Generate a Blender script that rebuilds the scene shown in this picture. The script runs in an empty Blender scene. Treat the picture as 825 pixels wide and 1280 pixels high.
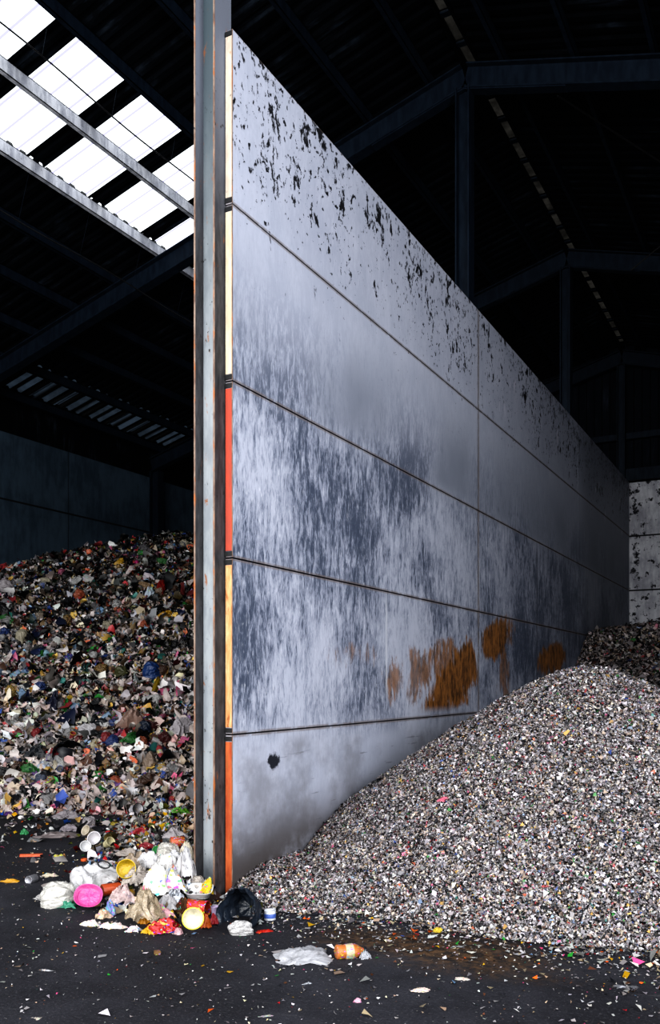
import bpy, bmesh, math, random
import numpy as np
from mathutils import Vector, Matrix, Euler, noise as mnoise

random.seed(7)
rng = np.random.default_rng(7)
C = bpy.context.scene.collection

# ------------------------------------------------------------------ basics
CA, SA = math.cos(math.radians(27.92)), math.sin(math.radians(27.92))
CAM_H, FPX, HZ = 1.504, 1120.0, 854.0
RV = Vector((CA, SA, 0.0))            # camera right on the ground
FV = Vector((-SA, CA, 0.0))           # camera forward on the ground

WU = -3.57        # right face of the partition
RU = -3.72        # ridge line
SL = 0.28         # roof slope
FR = (5.25, 10.6, 15.95, 21.35)       # portal frames
VB = 21.5         # back wall
UL, UR = -13.0, 5.56                  # side walls
ROWS = (0.0, 1.14, 2.39, 3.64, 4.89, 6.13)


def lin(c):
    if isinstance(c, str):
        c = [int(c[i:i + 2], 16) / 255 for i in (0, 2, 4)]
    return tuple((x / 12.92 if x <= 0.04045 else ((x + 0.055) / 1.055) ** 2.4) for x in c)


def tag(o, label=None, cat=None, group=None, kind=None):
    if label: o['label'] = label
    if cat: o['category'] = cat
    if group: o['group'] = group
    if kind: o['kind'] = kind
    return o


def link(name, me, mat=None, parent=None):
    o = bpy.data.objects.new(name, me)
    C.objects.link(o)
    if mat is not None and len(me.materials) == 0:
        me.materials.append(mat)
    if parent is not None:
        o.parent = parent
    return o


def empty(name, loc=(0, 0, 0)):
    o = bpy.data.objects.new(name, None)
    o.empty_display_size = 0.1
    C.objects.link(o)
    o.location = loc
    return o


class MB:
    def __init__(self):
        self.v, self.f = [], []

    def hexa(self, pts):
        b = len(self.v)
        self.v += [tuple(p) for p in pts]
        for q in ((0, 3, 2, 1), (4, 5, 6, 7), (0, 1, 5, 4), (1, 2, 6, 5), (2, 3, 7, 6), (3, 0, 4, 7)):
            self.f.append(tuple(b + i for i in q))

    def box(self, a, b):
        (x0, y0, z0), (x1, y1, z1) = a, b
        self.hexa([(x0, y0, z0), (x1, y0, z0), (x1, y1, z0), (x0, y1, z0),
                   (x0, y0, z1), (x1, y0, z1), (x1, y1, z1), (x0, y1, z1)])

    def bar(self, p0, p1, up, h, w):
        """box along p0-p1, h along up, w sideways, centred on the line"""
        p0, p1 = Vector(p0), Vector(p1)
        d = (p1 - p0).normalized()
        s = d.cross(Vector(up)).normalized() * (w / 2)
        u = s.cross(d).normalized() * (h / 2)
        self.hexa([p0 - s - u, p0 + s - u, p1 + s - u, p1 - s - u,
                   p0 - s + u, p0 + s + u, p1 + s + u, p1 - s + u])

    def tube(self, pts, r, seg=6):
        b = len(self.v)
        pts = [Vector(p) for p in pts]
        for i, p in enumerate(pts):
            d = (pts[min(i + 1, len(pts) - 1)] - pts[max(i - 1, 0)]).normalized()
            a = d.cross(Vector((0, 0, 1)))
            if a.length < 1e-3: a = d.cross(Vector((1, 0, 0)))
            a.normalize(); c = a.cross(d)
            for k in range(seg):
                t = 2 * math.pi * k / seg
                self.v.append(tuple(p + (a * math.cos(t) + c * math.sin(t)) * r))
        for i in range(len(pts) - 1):
            for k in range(seg):
                k2 = (k + 1) % seg
                self.f.append((b + i * seg + k, b + i * seg + k2, b + (i + 1) * seg + k2, b + (i + 1) * seg + k))
        n = len(pts) - 1
        self.f.append(tuple(b + k for k in range(seg)))
        self.f.append(tuple(b + n * seg + k for k in reversed(range(seg))))

    def mesh(self, name, smooth=False):
        me = bpy.data.meshes.new(name)
        me.from_pydata(self.v, [], self.f)
        if smooth:
            me.polygons.foreach_set('use_smooth', [True] * len(me.polygons))
        me.update()
        return me

    def build(self, name, mat, parent=None, smooth=False):
        return link(name, self.mesh(name, smooth), mat, parent)


# ------------------------------------------------------------------ node helper
class NT:
    def __init__(self, name):
        self.m = bpy.data.materials.new(name)
        self.m.use_nodes = True
        self.t = self.m.node_tree
        self.t.nodes.clear()
        self.out = self.n('ShaderNodeOutputMaterial')

    def n(self, ty, ins=None, **kw):
        nd = self.t.nodes.new(ty)
        for k, v in kw.items(): setattr(nd, k, v)
        for k, v in (ins or {}).items(): self.put(nd.inputs[k], v)
        return nd

    def put(self, sock, v):
        if isinstance(v, bpy.types.NodeSocket): self.t.links.new(v, sock)
        elif isinstance(v, bpy.types.Node): self.t.links.new(v.outputs[0], sock)
        else:
            if sock.type == 'RGBA' and len(v) == 3: v = (*v, 1)
            sock.default_value = v

    def math(self, op, a, b=0.0, c=None, clamp=False):
        nd = self.n('ShaderNodeMath', operation=op, use_clamp=clamp)
        self.put(nd.inputs[0], a); self.put(nd.inputs[1], b)
        if c is not None: self.put(nd.inputs[2], c)
        return nd.outputs[0]

    def step(self, x, lo, hi):
        """smooth 0..1 from lo to hi (lo may exceed hi)"""
        nd = self.n('ShaderNodeMapRange', interpolation_type='SMOOTHSTEP')
        if lo <= hi:
            self.put(nd.inputs[0], x); nd.inputs[1].default_value = lo; nd.inputs[2].default_value = hi
            return nd.outputs[0]
        self.put(nd.inputs[0], x); nd.inputs[1].default_value = hi; nd.inputs[2].default_value = lo
        nd.inputs[3].default_value = 1; nd.inputs[4].default_value = 0
        return nd.outputs[0]

    def mix(self, f, a, b):
        nd = self.n('ShaderNodeMix', data_type='RGBA')
        self.put(nd.inputs[0], f); self.put(nd.inputs[6], a); self.put(nd.inputs[7], b)
        return nd.outputs[2]

    def pos(self):
        g = self.n('ShaderNodeNewGeometry')
        s = self.n('ShaderNodeSeparateXYZ', {0: g.outputs['Position']})
        return g.outputs['Position'], s.outputs[0], s.outputs[1], s.outputs[2]

    def xyz(self, x, y, z):
        return self.n('ShaderNodeCombineXYZ', {0: x, 1: y, 2: z}).outputs[0]

    def scale(self, v, s):
        return self.n('ShaderNodeVectorMath', {0: v, 1: s}, operation='MULTIPLY').outputs[0]

    def noise(self, v, scale, detail=4, rough=0.55, dist=0.0):
        return self.n('ShaderNodeTexNoise', {'Vector': v, 'Scale': scale, 'Detail': detail, 'Roughness': rough, 'Distortion': dist}).outputs['Fac']

    def bsdf(self, color, rough=0.6, metal=0.0, spec=0.5, bump=None, bstr=0.3, bdist=0.02):
        b = self.n('ShaderNodeBsdfPrincipled', {'Base Color': color, 'Roughness': rough, 'Metallic': metal, 'Specular IOR Level': spec})
        if bump is not None:
            self.put(b.inputs['Normal'], self.n('ShaderNodeBump', {'Strength': bstr, 'Distance': bdist, 'Height': bump}).outputs[0])
        return b.outputs[0]

    def done(self, sh):
        self.t.links.new(sh, self.out.inputs[0])
        return self.m


# ------------------------------------------------------------------ materials
def mat_panel():
    t = NT('weathered_steel_panel')
    P, X, Y, Z = t.pos()
    flat = t.xyz(Y, Z, X)
    st = t.noise(t.scale(flat, (11.0, 2.7, 1)), 1.5, 9, 0.72, 0.7)
    fine = t.noise(t.scale(flat, (30.0, 7.0, 1)), 2.2, 6, 0.7, 0.5)
    big = t.noise(flat, 0.75, 3, 0.5)
    f = t.math('ADD', t.math('MULTIPLY', st, 0.62), t.math('MULTIPLY', fine, 0.38))
    f = t.math('ADD', f, t.math('MULTIPLY', t.math('SUBTRACT', big, 0.5), 0.55))
    fs = t.step(f, 0.64, 0.38)
    wet = t.step(f, 0.50, 0.40)
    # streaky zone between about 1.1 and 4.2 m, smoother above and below
    zone = t.math('MULTIPLY', t.step(Z, 0.95, 1.35), t.step(Z, 4.7, 3.3))
    amt = t.math('ADD', 0.16, t.math('MULTIPLY', zone, 0.80))
    pale = t.mix(t.noise(flat, 3.0, 5, 0.6), (0.34, 0.36, 0.43), (0.45, 0.46, 0.53))
    col = t.mix(t.math('MULTIPLY', fs, amt), pale, (0.085, 0.104, 0.155))
    col = t.mix(t.math('MULTIPLY', t.math('MULTIPLY', wet, zone), 0.6), col, (0.04, 0.05, 0.075))
    # pale vertical scratches
    scr = t.step(t.noise(t.scale(flat, (30.0, 5, 1)), 1.7, 5, 0.65, 0.6), 0.58, 0.72)
    col = t.mix(t.math('MULTIPLY', t.math('MULTIPLY', scr, zone), 0.7), col, (0.58, 0.59, 0.64))
    # second row: dusk grey gradient
    r2 = t.math('MULTIPLY', t.step(Z, 3.45, 3.8), t.step(Z, 4.95, 3.9))
    col = t.mix(t.math('MULTIPLY', r2, t.step(big, 0.35, 0.7)), col, (0.20, 0.215, 0.26))
    # light falloff into the hall painted as darkening along the partition
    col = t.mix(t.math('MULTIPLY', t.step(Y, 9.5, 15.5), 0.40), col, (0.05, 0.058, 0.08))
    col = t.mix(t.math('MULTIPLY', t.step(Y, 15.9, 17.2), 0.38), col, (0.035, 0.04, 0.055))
    # bottom row: dull stains
    bt = t.math('MULTIPLY', t.step(Z, 1.15, 1.0), t.step(t.noise(flat, 1.3, 6, 0.62), 0.46, 0.66))
    col = t.mix(t.math('MULTIPLY', bt, 0.6), col, (0.14, 0.14, 0.155))
    low = t.math('MULTIPLY', t.step(Z, 0.78, 0.12), t.step(t.noise(flat, 1.7, 6, 0.62), 0.25, 0.5))
    col = t.mix(t.math('MULTIPLY', low, 0.95), col, (0.055, 0.046, 0.043))
    hs = t.step(t.noise(t.scale(flat, (1.3, 16, 1)), 1.5, 4, 0.6), 0.64, 0.70)
    col = t.mix(t.math('MULTIPLY', t.math('MULTIPLY', hs, t.step(Z, 1.1, 0.9)), 0.55), col, (0.10, 0.10, 0.11))
    # black blot on the bottom row
    d = t.math('SQRT', t.math('ADD', t.math('POWER', t.math('DIVIDE', t.math('SUBTRACT', Y, 5.82), 0.10), 2.0),
                              t.math('POWER', t.math('DIVIDE', t.math('SUBTRACT', Z, 0.91), 0.065), 2.0)))
    blot = t.step(t.math('ADD', d, t.math('MULTIPLY', t.noise(flat, 14, 5, 0.7), 2.2)), 2.15, 1.7)
    col = t.mix(blot, col, (0.02, 0.022, 0.03))
    # splatter on the upper rows, thickest under the top edge
    up = t.math('ADD', t.math('MULTIPLY', t.step(Z, 4.5, 5.5), 0.085), t.math('MULTIPLY', t.step(Z, 5.3, 6.2), 0.035))
    up = t.math('ADD', up, t.math('MULTIPLY', t.step(Y, 9.0, 5.0), 0.0))
    sp1 = t.noise(t.scale(flat, (1.55, 1.0, 1)), 5.2, 7, 0.66, 0.35)
    sp2 = t.noise(t.scale(flat, (1.3, 1.0, 1)), 17, 4, 0.6, 0.3)
    cl = t.noise(t.scale(flat, (0.8, 0.55, 1)), 1.6, 3, 0.6)
    th = t.math('ADD', t.math('ADD', sp1, up), t.math('MULTIPLY', t.math('SUBTRACT', cl, 0.5), 0.22))
    s1 = t.step(th, 0.675, 0.715)
    th2 = t.math('ADD', t.math('ADD', sp2, up), t.math('MULTIPLY', t.math('SUBTRACT', cl, 0.5), 0.25))
    s2 = t.step(th2, 0.70, 0.74)
    spl = t.math('MAXIMUM', s1, s2)
    spl = t.math('MULTIPLY', spl, t.step(Z, 4.1, 4.9))
    col = t.mix(spl, col, (0.012, 0.012, 0.015))
    # pale drips in the second bay
    dr = t.math('MULTIPLY', t.step(t.noise(t.scale(flat, (3.0, 1.0, 1)), 2.6, 1, 0.4), 0.70, 0.76),
                t.math('MULTIPLY', t.step(Y, 11.0, 12.0), t.step(Z, 4.6, 5.0)))
    col = t.mix(t.math('MULTIPLY', dr, 0.6), col, (0.5, 0.48, 0.55))
    # rust patches
    rn = t.noise(t.scale(flat, (6.0, 1.5, 1)), 2.2, 9, 0.74, 0.8)
    lo_ = t.noise(t.scale(flat, (1.6, 1.1, 1)), 2.0, 5, 0.62, 0.4)
    rn = t.math('ADD', t.math('MULTIPLY', rn, 0.5), t.math('MULTIPLY', lo_, 0.5))
    masks = []
    for (y0, z0, a, b, tilt, k) in ((9.72, 1.48, 0.62, 0.24, 0.22, 1.1), (10.08, 1.64, 0.36, 0.30, 0.1, 1.0), (9.35, 1.70, 0.62, 0.24, 0.15, 0.62), (8.7, 1.60, 0.42, 0.28, 0.1, 0.42), (8.1, 1.56, 0.35, 0.24, 0.05, 0.34), (7.2, 1.75, 0.6, 0.14, 0, 0.12),
                                    (11.45, 2.1, 0.55, 0.2, 0.2, 0.95), (11.7, 1.6, 0.3, 0.4, 0, 0.35), (14.35, 1.9, 0.75, 0.2, 0.1, 0.9)):
        dy = t.math('SUBTRACT', Y, y0)
        dz = t.math('SUBTRACT', t.math('SUBTRACT', Z, z0), t.math('MULTIPLY', dy, tilt))
        d = t.math('ADD', t.math('POWER', t.math('DIVIDE', dy, a), 2.0), t.math('POWER', t.math('DIVIDE', dz, b), 2.0))
        e = t.math('ADD', d, t.math('MULTIPLY', t.math('SUBTRACT', rn, 0.5 + 0.16 * (k - 0.6)), 9.5))
        masks.append(t.math('MULTIPLY', t.step(e, 1.35, 0.45), min(1, 0.55 + 0.5 * k)))
    r = masks[0]
    for m in masks[1:]: r = t.math('MAXIMUM', r, m)
    r = t.math('MULTIPLY', r, t.step(Z, 1.17, 1.27))
    rc = t.mix(t.step(t.noise(t.scale(flat, (7, 2.2, 1)), 2.4, 7, 0.75), 0.36, 0.62), (0.045, 0.022, 0.011), (0.27, 0.12, 0.035))
    col = t.mix(r, col, rc)
    ln = t.math('MULTIPLY', t.step(t.math('ABSOLUTE', t.math('SUBTRACT', Y, 7.9)), 0.028, 0.012), t.math('MULTIPLY', t.step(Z, 1.3, 1.5), t.step(Z, 2.4, 2.2)))
    col = t.mix(t.math('MULTIPLY', ln, 0.55), col, (0.55, 0.56, 0.60))
    ln = t.math('MULTIPLY', t.step(t.math('ABSOLUTE', t.math('SUBTRACT', Y, 13.4)), 0.05, 0.015), t.step(Z, 3.65, 3.4))
    col = t.mix(t.math('MULTIPLY', ln, 0.6), col, (0.05, 0.055, 0.075))
    vr = t.math('MULTIPLY', t.step(t.math('ABSOLUTE', t.math('SUBTRACT', Y, 10.66)), 0.05, 0.02), t.step(t.noise(flat, 9, 4, 0.7), 0.3, 0.5))
    col = t.mix(t.math('MULTIPLY', vr, 0.6), col, (0.15, 0.115, 0.10))
    # brown rims along the joints
    zz = t.math('ABSOLUTE', t.math('SUBTRACT', t.math('FRACT', t.math('DIVIDE', t.math('ADD', t.math('SUBTRACT', Z, 1.14), 3.125), 1.25)), 0.5))
    dj = t.math('MULTIPLY', zz, 1.25)   # distance from the nearest joint
    rim = t.math('MULTIPLY', t.step(dj, 0.026, 0.014), t.step(t.noise(flat, 9, 4, 0.7), 0.3, 0.5))
    col = t.mix(t.math('MULTIPLY', rim, 0.6), col, (0.15, 0.115, 0.10))
    return t.done(t.bsdf(col, 0.55, 0.0, 0.35, bump=f, bstr=0.25, bdist=0.01))


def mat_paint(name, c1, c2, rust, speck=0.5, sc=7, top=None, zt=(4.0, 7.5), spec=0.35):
    t = NT(name)
    P, X, Y, Z = t.pos()
    n1 = t.noise(t.scale(P, (3, 3, 0.8)), sc, 6, 0.65)
    col = t.mix(t.step(n1, 0.35, 0.65), c1, c2)
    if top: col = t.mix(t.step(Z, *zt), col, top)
    if rust:
        rr = t.step(t.noise(t.scale(P, (4, 4, 1)), 4, 7, 0.7, 0.4), 0.66 - 0.25 * rust, 0.74 - 0.2 * rust)
        col = t.mix(rr, col, (0.24, 0.085, 0.025))
    if speck:
        s = t.step(t.noise(t.scale(P, (1, 1, 0.8)), 30, 5, 0.62), 0.70 - 0.1 * speck, 0.76 - 0.1 * speck)
        cl = t.step(t.noise(P, 2.2, 2, 0.5), 0.35, 0.6)
        col = t.mix(t.math('MULTIPLY', s, cl), col, (0.022, 0.02, 0.02))
    return t.done(t.bsdf(col, 0.55, 0, spec, bump=n1, bstr=0.15, bdist=0.01))


def mat_concrete(name, base, dark, along='Y', blot=0.0):
    t = NT(name)
    P, X, Y, Z = t.pos()
    a = Y if along == 'Y' else X
    flat = t.xyz(a, Z, 0.0)
    n = t.noise(flat, 1.1, 7, 0.62)
    n2 = t.noise(t.scale(flat, (3, 0.8, 1)), 2.4, 7, 0.65)
    col = t.mix(t.step(t.math('ADD', t.math('MULTIPLY', n, .5), t.math('MULTIPLY', n2, .5)), 0.36, 0.62), dark, base)
    if blot:
        b = t.step(t.math('ADD', t.noise(t.scale(flat, (1.2, 1, 1)), 4.0, 8, 0.72), t.math('MULTIPLY', t.noise(flat, 0.9, 2), 0.25)), 0.655, 0.71)
        col = t.mix(b, col, (0.012, 0.012, 0.016))
    zz = t.math('ABSOLUTE', t.math('SUBTRACT', t.math('FRACT', t.math('DIVIDE', t.math('ADD', t.math('SUBTRACT', Z, 1.14), 3.125), 1.25)), 0.5))
    j = t.step(t.math('MULTIPLY', zz, 1.25), 0.022, 0.012)
    yy = t.math('ABSOLUTE', t.math('SUBTRACT', t.math('FRACT', t.math('DIVIDE', t.math('ADD', t.math('SUBTRACT', a, 10.67), 54.0 + 1.35), 2.7)), 0.5))
    j2 = t.step(t.math('MULTIPLY', yy, 2.7), 0.02, 0.01)
    col = t.mix(t.math('MAXIMUM', j, t.math('MULTIPLY', j2, 0.6)), col, (0.006, 0.006, 0.008))
    return t.done(t.bsdf(col, 0.8, 0, 0.25, bump=n, bstr=0.3))


def mat_sheet(name, c1, c2, along='X', rough=0.45):
    t = NT(name)
    P, X, Y, Z = t.pos()
    v = t.scale(P, (0.7, 5, 1)) if along == 'X' else t.scale(P, (5, 5, 0.7))
    n = t.noise(v, 1.6, 8, 0.7, 0.4)
    pt = t.step(t.noise(P, 0.9, 5, 0.65), 0.46, 0.68)  # pale patches painted as highlights along the corrugations
    col = t.mix(t.math('MULTIPLY', t.step(n, 0.46, 0.74), pt), c1, c2)
    return t.done(t.bsdf(col, 0.85, 0.0, 0.06, bump=n, bstr=0.2))


def mat_asphalt():
    t = NT('dirty_asphalt')
    P, X, Y, Z = t.pos()
    n = t.noise(P, 0.8, 8, 0.65)
    g = t.noise(P, 70, 4, 0.7)
    g2 = t.noise(P, 16, 6, 0.7)
    col = t.mix(t.step(n, 0.35, 0.7), (0.008, 0.008, 0.0115), (0.029, 0.029, 0.037))
    col = t.mix(t.step(g, 0.53, 0.72), col, (0.062, 0.061, 0.070))
    col = t.mix(t.math('MULTIPLY', t.step(g2, 0.5, 0.75), 0.5), col, (0.008, 0.008, 0.010))
    # tyre scrapes running across
    ca, sa = math.cos(0.25), math.sin(0.25)
    a = t.math('ADD', t.math('MULTIPLY', X, ca), t.math('MULTIPLY', Y, sa))
    b = t.math('SUBTRACT', t.math('MULTIPLY', Y, ca), t.math('MULTIPLY', X, sa))
    w = t.xyz(t.math('MULTIPLY', a, 0.9), t.math('MULTIPLY', b, 26.0), 0.0)
    s = t.math('MULTIPLY', t.step(t.noise(w, 1.1, 6, 0.7, 0.1), 0.60, 0.72), t.step(t.noise(P, 1.1, 3, 0.5), 0.45, 0.6))
    col = t.mix(t.math('MULTIPLY', s, 0.6), col, (0.12, 0.115, 0.12))
    # brown stain in front of the granulate
    d = t.math('SQRT', t.math('ADD', t.math('POWER', t.math('DIVIDE', t.math('SUBTRACT', X, -1.85), 0.85), 2.0),
                              t.math('POWER', t.math('DIVIDE', t.math('SUBTRACT', Y, 4.72), 0.42), 2.0)))
    br = t.step(t.math('ADD', d, t.math('MULTIPLY', t.math('SUBTRACT', n, 0.5), 1.8)), 1.15, 0.3)
    col = t.mix(t.math('MULTIPLY', br, 0.8), col, t.mix(t.step(g2, 0.4, 0.65), (0.016, 0.010, 0.006), (0.12, 0.065, 0.028)))
    h = t.math('ADD', t.math('MULTIPLY', g, 0.4), t.math('MULTIPLY', g2, 0.6))
    return t.done(t.bsdf(col, t.math('ADD', 0.55, t.math('MULTIPLY', n, 0.3)), 0, 0.3, bump=h, bstr=0.7, bdist=0.02))


def mat_pane():
    t = NT('translucent_roof_sheet')
    P, X, Y, Z = t.pos()
    fr = t.math('FRACT', t.math('DIVIDE', t.math('ADD', Y, t.math('MULTIPLY', t.noise(t.xyz(t.math('FLOOR', t.math('MULTIPLY', Y, 3.3)), 0.0, 0.0), 5, 0), 0.2)), 0.29))
    ln = t.step(t.math('ABSOLUTE', t.math('SUBTRACT', fr, 0.5)), 0.07, 0.045)
    dirt = t.noise(P, 1.4, 5, 0.6)
    tc = t.mix(ln, t.mix(t.step(dirt, 0.4, 0.8), (0.93, 0.93, 0.92), (0.84, 0.84, 0.84)), (0.38, 0.35, 0.52))
    tr = t.n('ShaderNodeBsdfTransparent', {0: tc})
    tl = t.n('ShaderNodeBsdfTranslucent', {0: (0.8, 0.8, 0.8)})
    mx = t.n('ShaderNodeMixShader', {0: 0.12, 1: tr.outputs[0], 2: tl.outputs[0]})
    return t.done(mx.outputs[0])


def mat_dimpane(name, tcol, stripes=None):
    t = NT(name)
    P, X, Y, Z = t.pos()
    d = t.step(t.noise(P, 2.5, 5, 0.7), 0.3, 0.7)
    c = t.mix(d, tuple(x * 0.45 for x in tcol), tcol)
    if stripes:
        fr = t.math('FRACT', t.math('DIVIDE', Y, stripes))
        c = t.mix(t.step(t.math('ABSOLUTE', t.math('SUBTRACT', fr, 0.5)), 0.30, 0.18), (0, 0, 0), c)
    tr = t.n('ShaderNodeBsdfTransparent', {0: c})
    df = t.n('ShaderNodeBsdfDiffuse', {0: (0.05, 0.05, 0.05)})
    mx = t.n('ShaderNodeMixShader', {0: 0.25, 1: tr.outputs[0], 2: df.outputs[0]})
    return t.done(mx.outputs[0])


def mat_scrap(name, rough=0.5, trans=0.0):
    t = NT(name)
    a = t.n('ShaderNodeAttribute', attribute_name='Col')
    sh = t.bsdf(a.outputs['Color'], rough, 0, 0.4)
    if trans:
        tl = t.n('ShaderNodeBsdfTranslucent', {0: a.outputs['Color']})
        sh = t.n('ShaderNodeMixShader', {0: trans, 1: sh, 2: tl.outputs[0]}).outputs[0]
    return t.done(sh)


def mat_obj(name, rough=0.4, spec=0.5, metal=0.0, printed=0.0, trans=0.0, clear=0.0, dirt=0.35):
    """colour comes from the object's own colour; wrinkles, print and grime are procedural"""
    t = NT(name)
    oi = t.n('ShaderNodeObjectInfo')
    tc = t.n('ShaderNodeTexCoord').outputs['Object']
    r = oi.outputs['Random']
    v = t.n('ShaderNodeVectorMath', {0: tc, 1: t.xyz(t.math('MULTIPLY', r, 37.0), t.math('MULTIPLY', r, 91.0), r)}, operation='ADD').outputs[0]
    col = oi.outputs['Color']
    n = t.noise(v, 5, 6, 0.65)
    if printed:
        vo = t.n('ShaderNodeTexVoronoi', {'Vector': t.scale(t.n('ShaderNodeVectorMath', {0: v, 1: t.scale(t.n('ShaderNodeTexNoise', {'Vector': v, 'Scale': 4.0, 'Detail': 3}).outputs['Color'], (.35, .35, .35))}, operation='ADD').outputs[0], (1.0, 2.2, 1.4)), 'Scale': 6.5, 'Randomness': 1.0})
        hue = t.n('ShaderNodeHueSaturation', {'Hue': t.n('ShaderNodeSeparateColor', {0: vo.outputs['Color']}).outputs[0], 'Saturation': 1.0, 'Value': 0.9, 'Color': (0.75, 0.12, 0.08, 1)})
        pk = t.step(t.n('ShaderNodeSeparateColor', {0: vo.outputs['Color']}).outputs[1], 1 - printed, 1 - printed + 0.02)
        pk = t.math('MULTIPLY', pk, t.step(vo.outputs['Distance'], 0.46, 0.40))
        col = t.mix(t.math('MULTIPLY', pk, 0.9), col, hue.outputs[0])
    if dirt:
        col = t.mix(t.math('MULTIPLY', t.step(n, 0.5, 0.72), dirt), col, (0.06, 0.05, 0.042))
    sh = t.bsdf(col, rough, metal, spec, bump=t.noise(v, 9, 4, 0.6), bstr=0.25, bdist=0.05)
    if trans:
        tl = t.n('ShaderNodeBsdfTranslucent', {0: col})
        sh = t.n('ShaderNodeMixShader', {0: trans, 1: sh, 2: tl.outputs[0]}).outputs[0]
    if clear:
        tr = t.n('ShaderNodeBsdfTransparent', {0: (0.92, 0.92, 0.93, 1)})
        f = t.math('MULTIPLY', t.step(n, 0.72, 0.35), clear)
        sh = t.n('ShaderNodeMixShader', {0: f, 1: sh, 2: tr.outputs[0]}).outputs[0]
    return t.done(sh)


M = dict(
    panel=mat_panel(),
    post_web=mat_paint('grey_web_shaded_top', (0.21, 0.228, 0.25), (0.28, 0.30, 0.32), 0.28, 0.75, 5, (0.055, 0.075, 0.088), (3.2, 6.4)),  # shade under the roof painted in as a darker top
    post_flange=mat_paint('grimy_flange_lit_top', (0.030, 0.029, 0.031), (0.062, 0.060, 0.064), 0.12, 0.9, 8, (0.14, 0.15, 0.18), (4.4, 6.0)),  # grimy tone also carries shade; upper part painted as if lit
    post_edge=mat_paint('rusty_flange_edge', (0.10, 0.06, 0.045), (0.20, 0.15, 0.12), 0.5, 0.5, 12),
    e_cream=mat_paint('cream_painted_steel', (0.34, 0.29, 0.24), (0.42, 0.37, 0.31), 0.1, 0.8),
    e_ivory=mat_paint('ivory_painted_steel', (0.44, 0.38, 0.29), (0.36, 0.30, 0.22), 0.1, 0.3),
    e_red=mat_paint('red_painted_steel', (0.34, 0.055, 0.030), (0.26, 0.05, 0.032), 0.1, 0.3),
    e_orange=mat_paint('flaking_orange_steel', (0.42, 0.20, 0.08), (0.50, 0.34, 0.19), 0.6, 0.3),
    e_rust=mat_paint('rusty_orange_steel', (0.36, 0.095, 0.03), (0.26, 0.05, 0.016), 0.4, 0.3),
    black=mat_paint('plain_black', (0.008, 0.008, 0.009), (0.014, 0.014, 0.015), 0, 0),
    steel=mat_paint('painted_blue_grey_steel', (0.0045, 0.008, 0.0145), (0.0085, 0.0145, 0.024), 0, 0.3, 4, spec=0.12),
    galv=mat_paint('galvanised_steel_skylit', (0.26, 0.27, 0.31), (0.55, 0.56, 0.60), 0, 0.8, 3),  # brightened copy for the purlins lit by the skylight
    roof=mat_sheet('corrugated_roof_sheet', (0.0014, 0.0022, 0.0036), (0.030, 0.041, 0.058)),
    clad=mat_sheet('corrugated_cladding', (0.006, 0.008, 0.012), (0.03, 0.036, 0.05), 'Z'),
    wall_side=mat_concrete('dark_stained_concrete', (0.045, 0.070, 0.098), (0.022, 0.037, 0.055), 'Y'),
    wall_end=mat_concrete('pale_blotched_concrete', (0.50, 0.50, 0.53), (0.24, 0.24, 0.27), 'X', 1),
    asphalt=mat_asphalt(),
    pane=mat_pane(),
    ridge=mat_dimpane('grimy_ridge_glazing', (0.21, 0.20, 0.185)),
    eave=mat_dimpane('eave_streak_light', (0.030, 0.040, 0.052), 0.30),  # see-through stripes standing for light reflected on the roof
    scrap=mat_scrap('loose_scraps', 0.45, 0.12),
    flake=mat_scrap('shredded_flakes', 0.5),
    film=mat_obj('plastic_film', 0.35, 0.5, trans=0.25, dirt=0.3),
    printed=mat_obj('printed_film', 0.35, 0.5, printed=0.4, trans=0.12, dirt=0.3),
    clear=mat_obj('clear_film', 0.25, 0.6, clear=0.55, dirt=0.15),
    rigid=mat_obj('rigid_plastic', 0.3, 0.5, dirt=0.25),
    card=mat_obj('cardboard_and_paper', 0.8, 0.2, printed=0.15, dirt=0.4),
    tin=mat_obj('tin', 0.35, 0.5, metal=0.75, dirt=0.3),
    cloth=mat_obj('rag_cloth', 0.9, 0.1, dirt=0.35),
)

# ------------------------------------------------------------------ building shell
o = MB(); o.box((-30, -6, -0.2), (24, 30, 0)); g = o.build('floor', M['asphalt']); tag(g, 'dark dirty asphalt floor with scrapes', 'floor', kind='structure')


def roofz(u, off=9.36): return off - SL * abs(u - RU)


def corrugated(name, mat, u0, u1, v0, v1, off=9.36, pitch=0.21, amp=0.035, kind='structure', parent=None):
    prof = ((0, 0), (0.3, 0), (0.42, 1), (0.78, 1), (0.9, 0))
    vs = []
    k = 0
    n = int(math.ceil((v1 - v0) / pitch))
    for i in range(n):
        for a, b in prof:
            vv = v0 + (i + a) * pitch
            if vv <= v1: vs.append((vv, b * amp))
    vs.append((v1, 0))
    m = MB()
    for vv, dz in vs:
        m.v.append((u0, vv, roofz(u0, off) + dz)); m.v.append((u1, vv, roofz(u1, off) + dz))
    for i in range(len(vs) - 1):
        m.f.append((2 * i, 2 * i + 1, 2 * i + 3, 2 * i + 2))
    ob = m.build(name, mat, parent)
    if kind and parent is None: ob['kind'] = kind
    return ob


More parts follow.
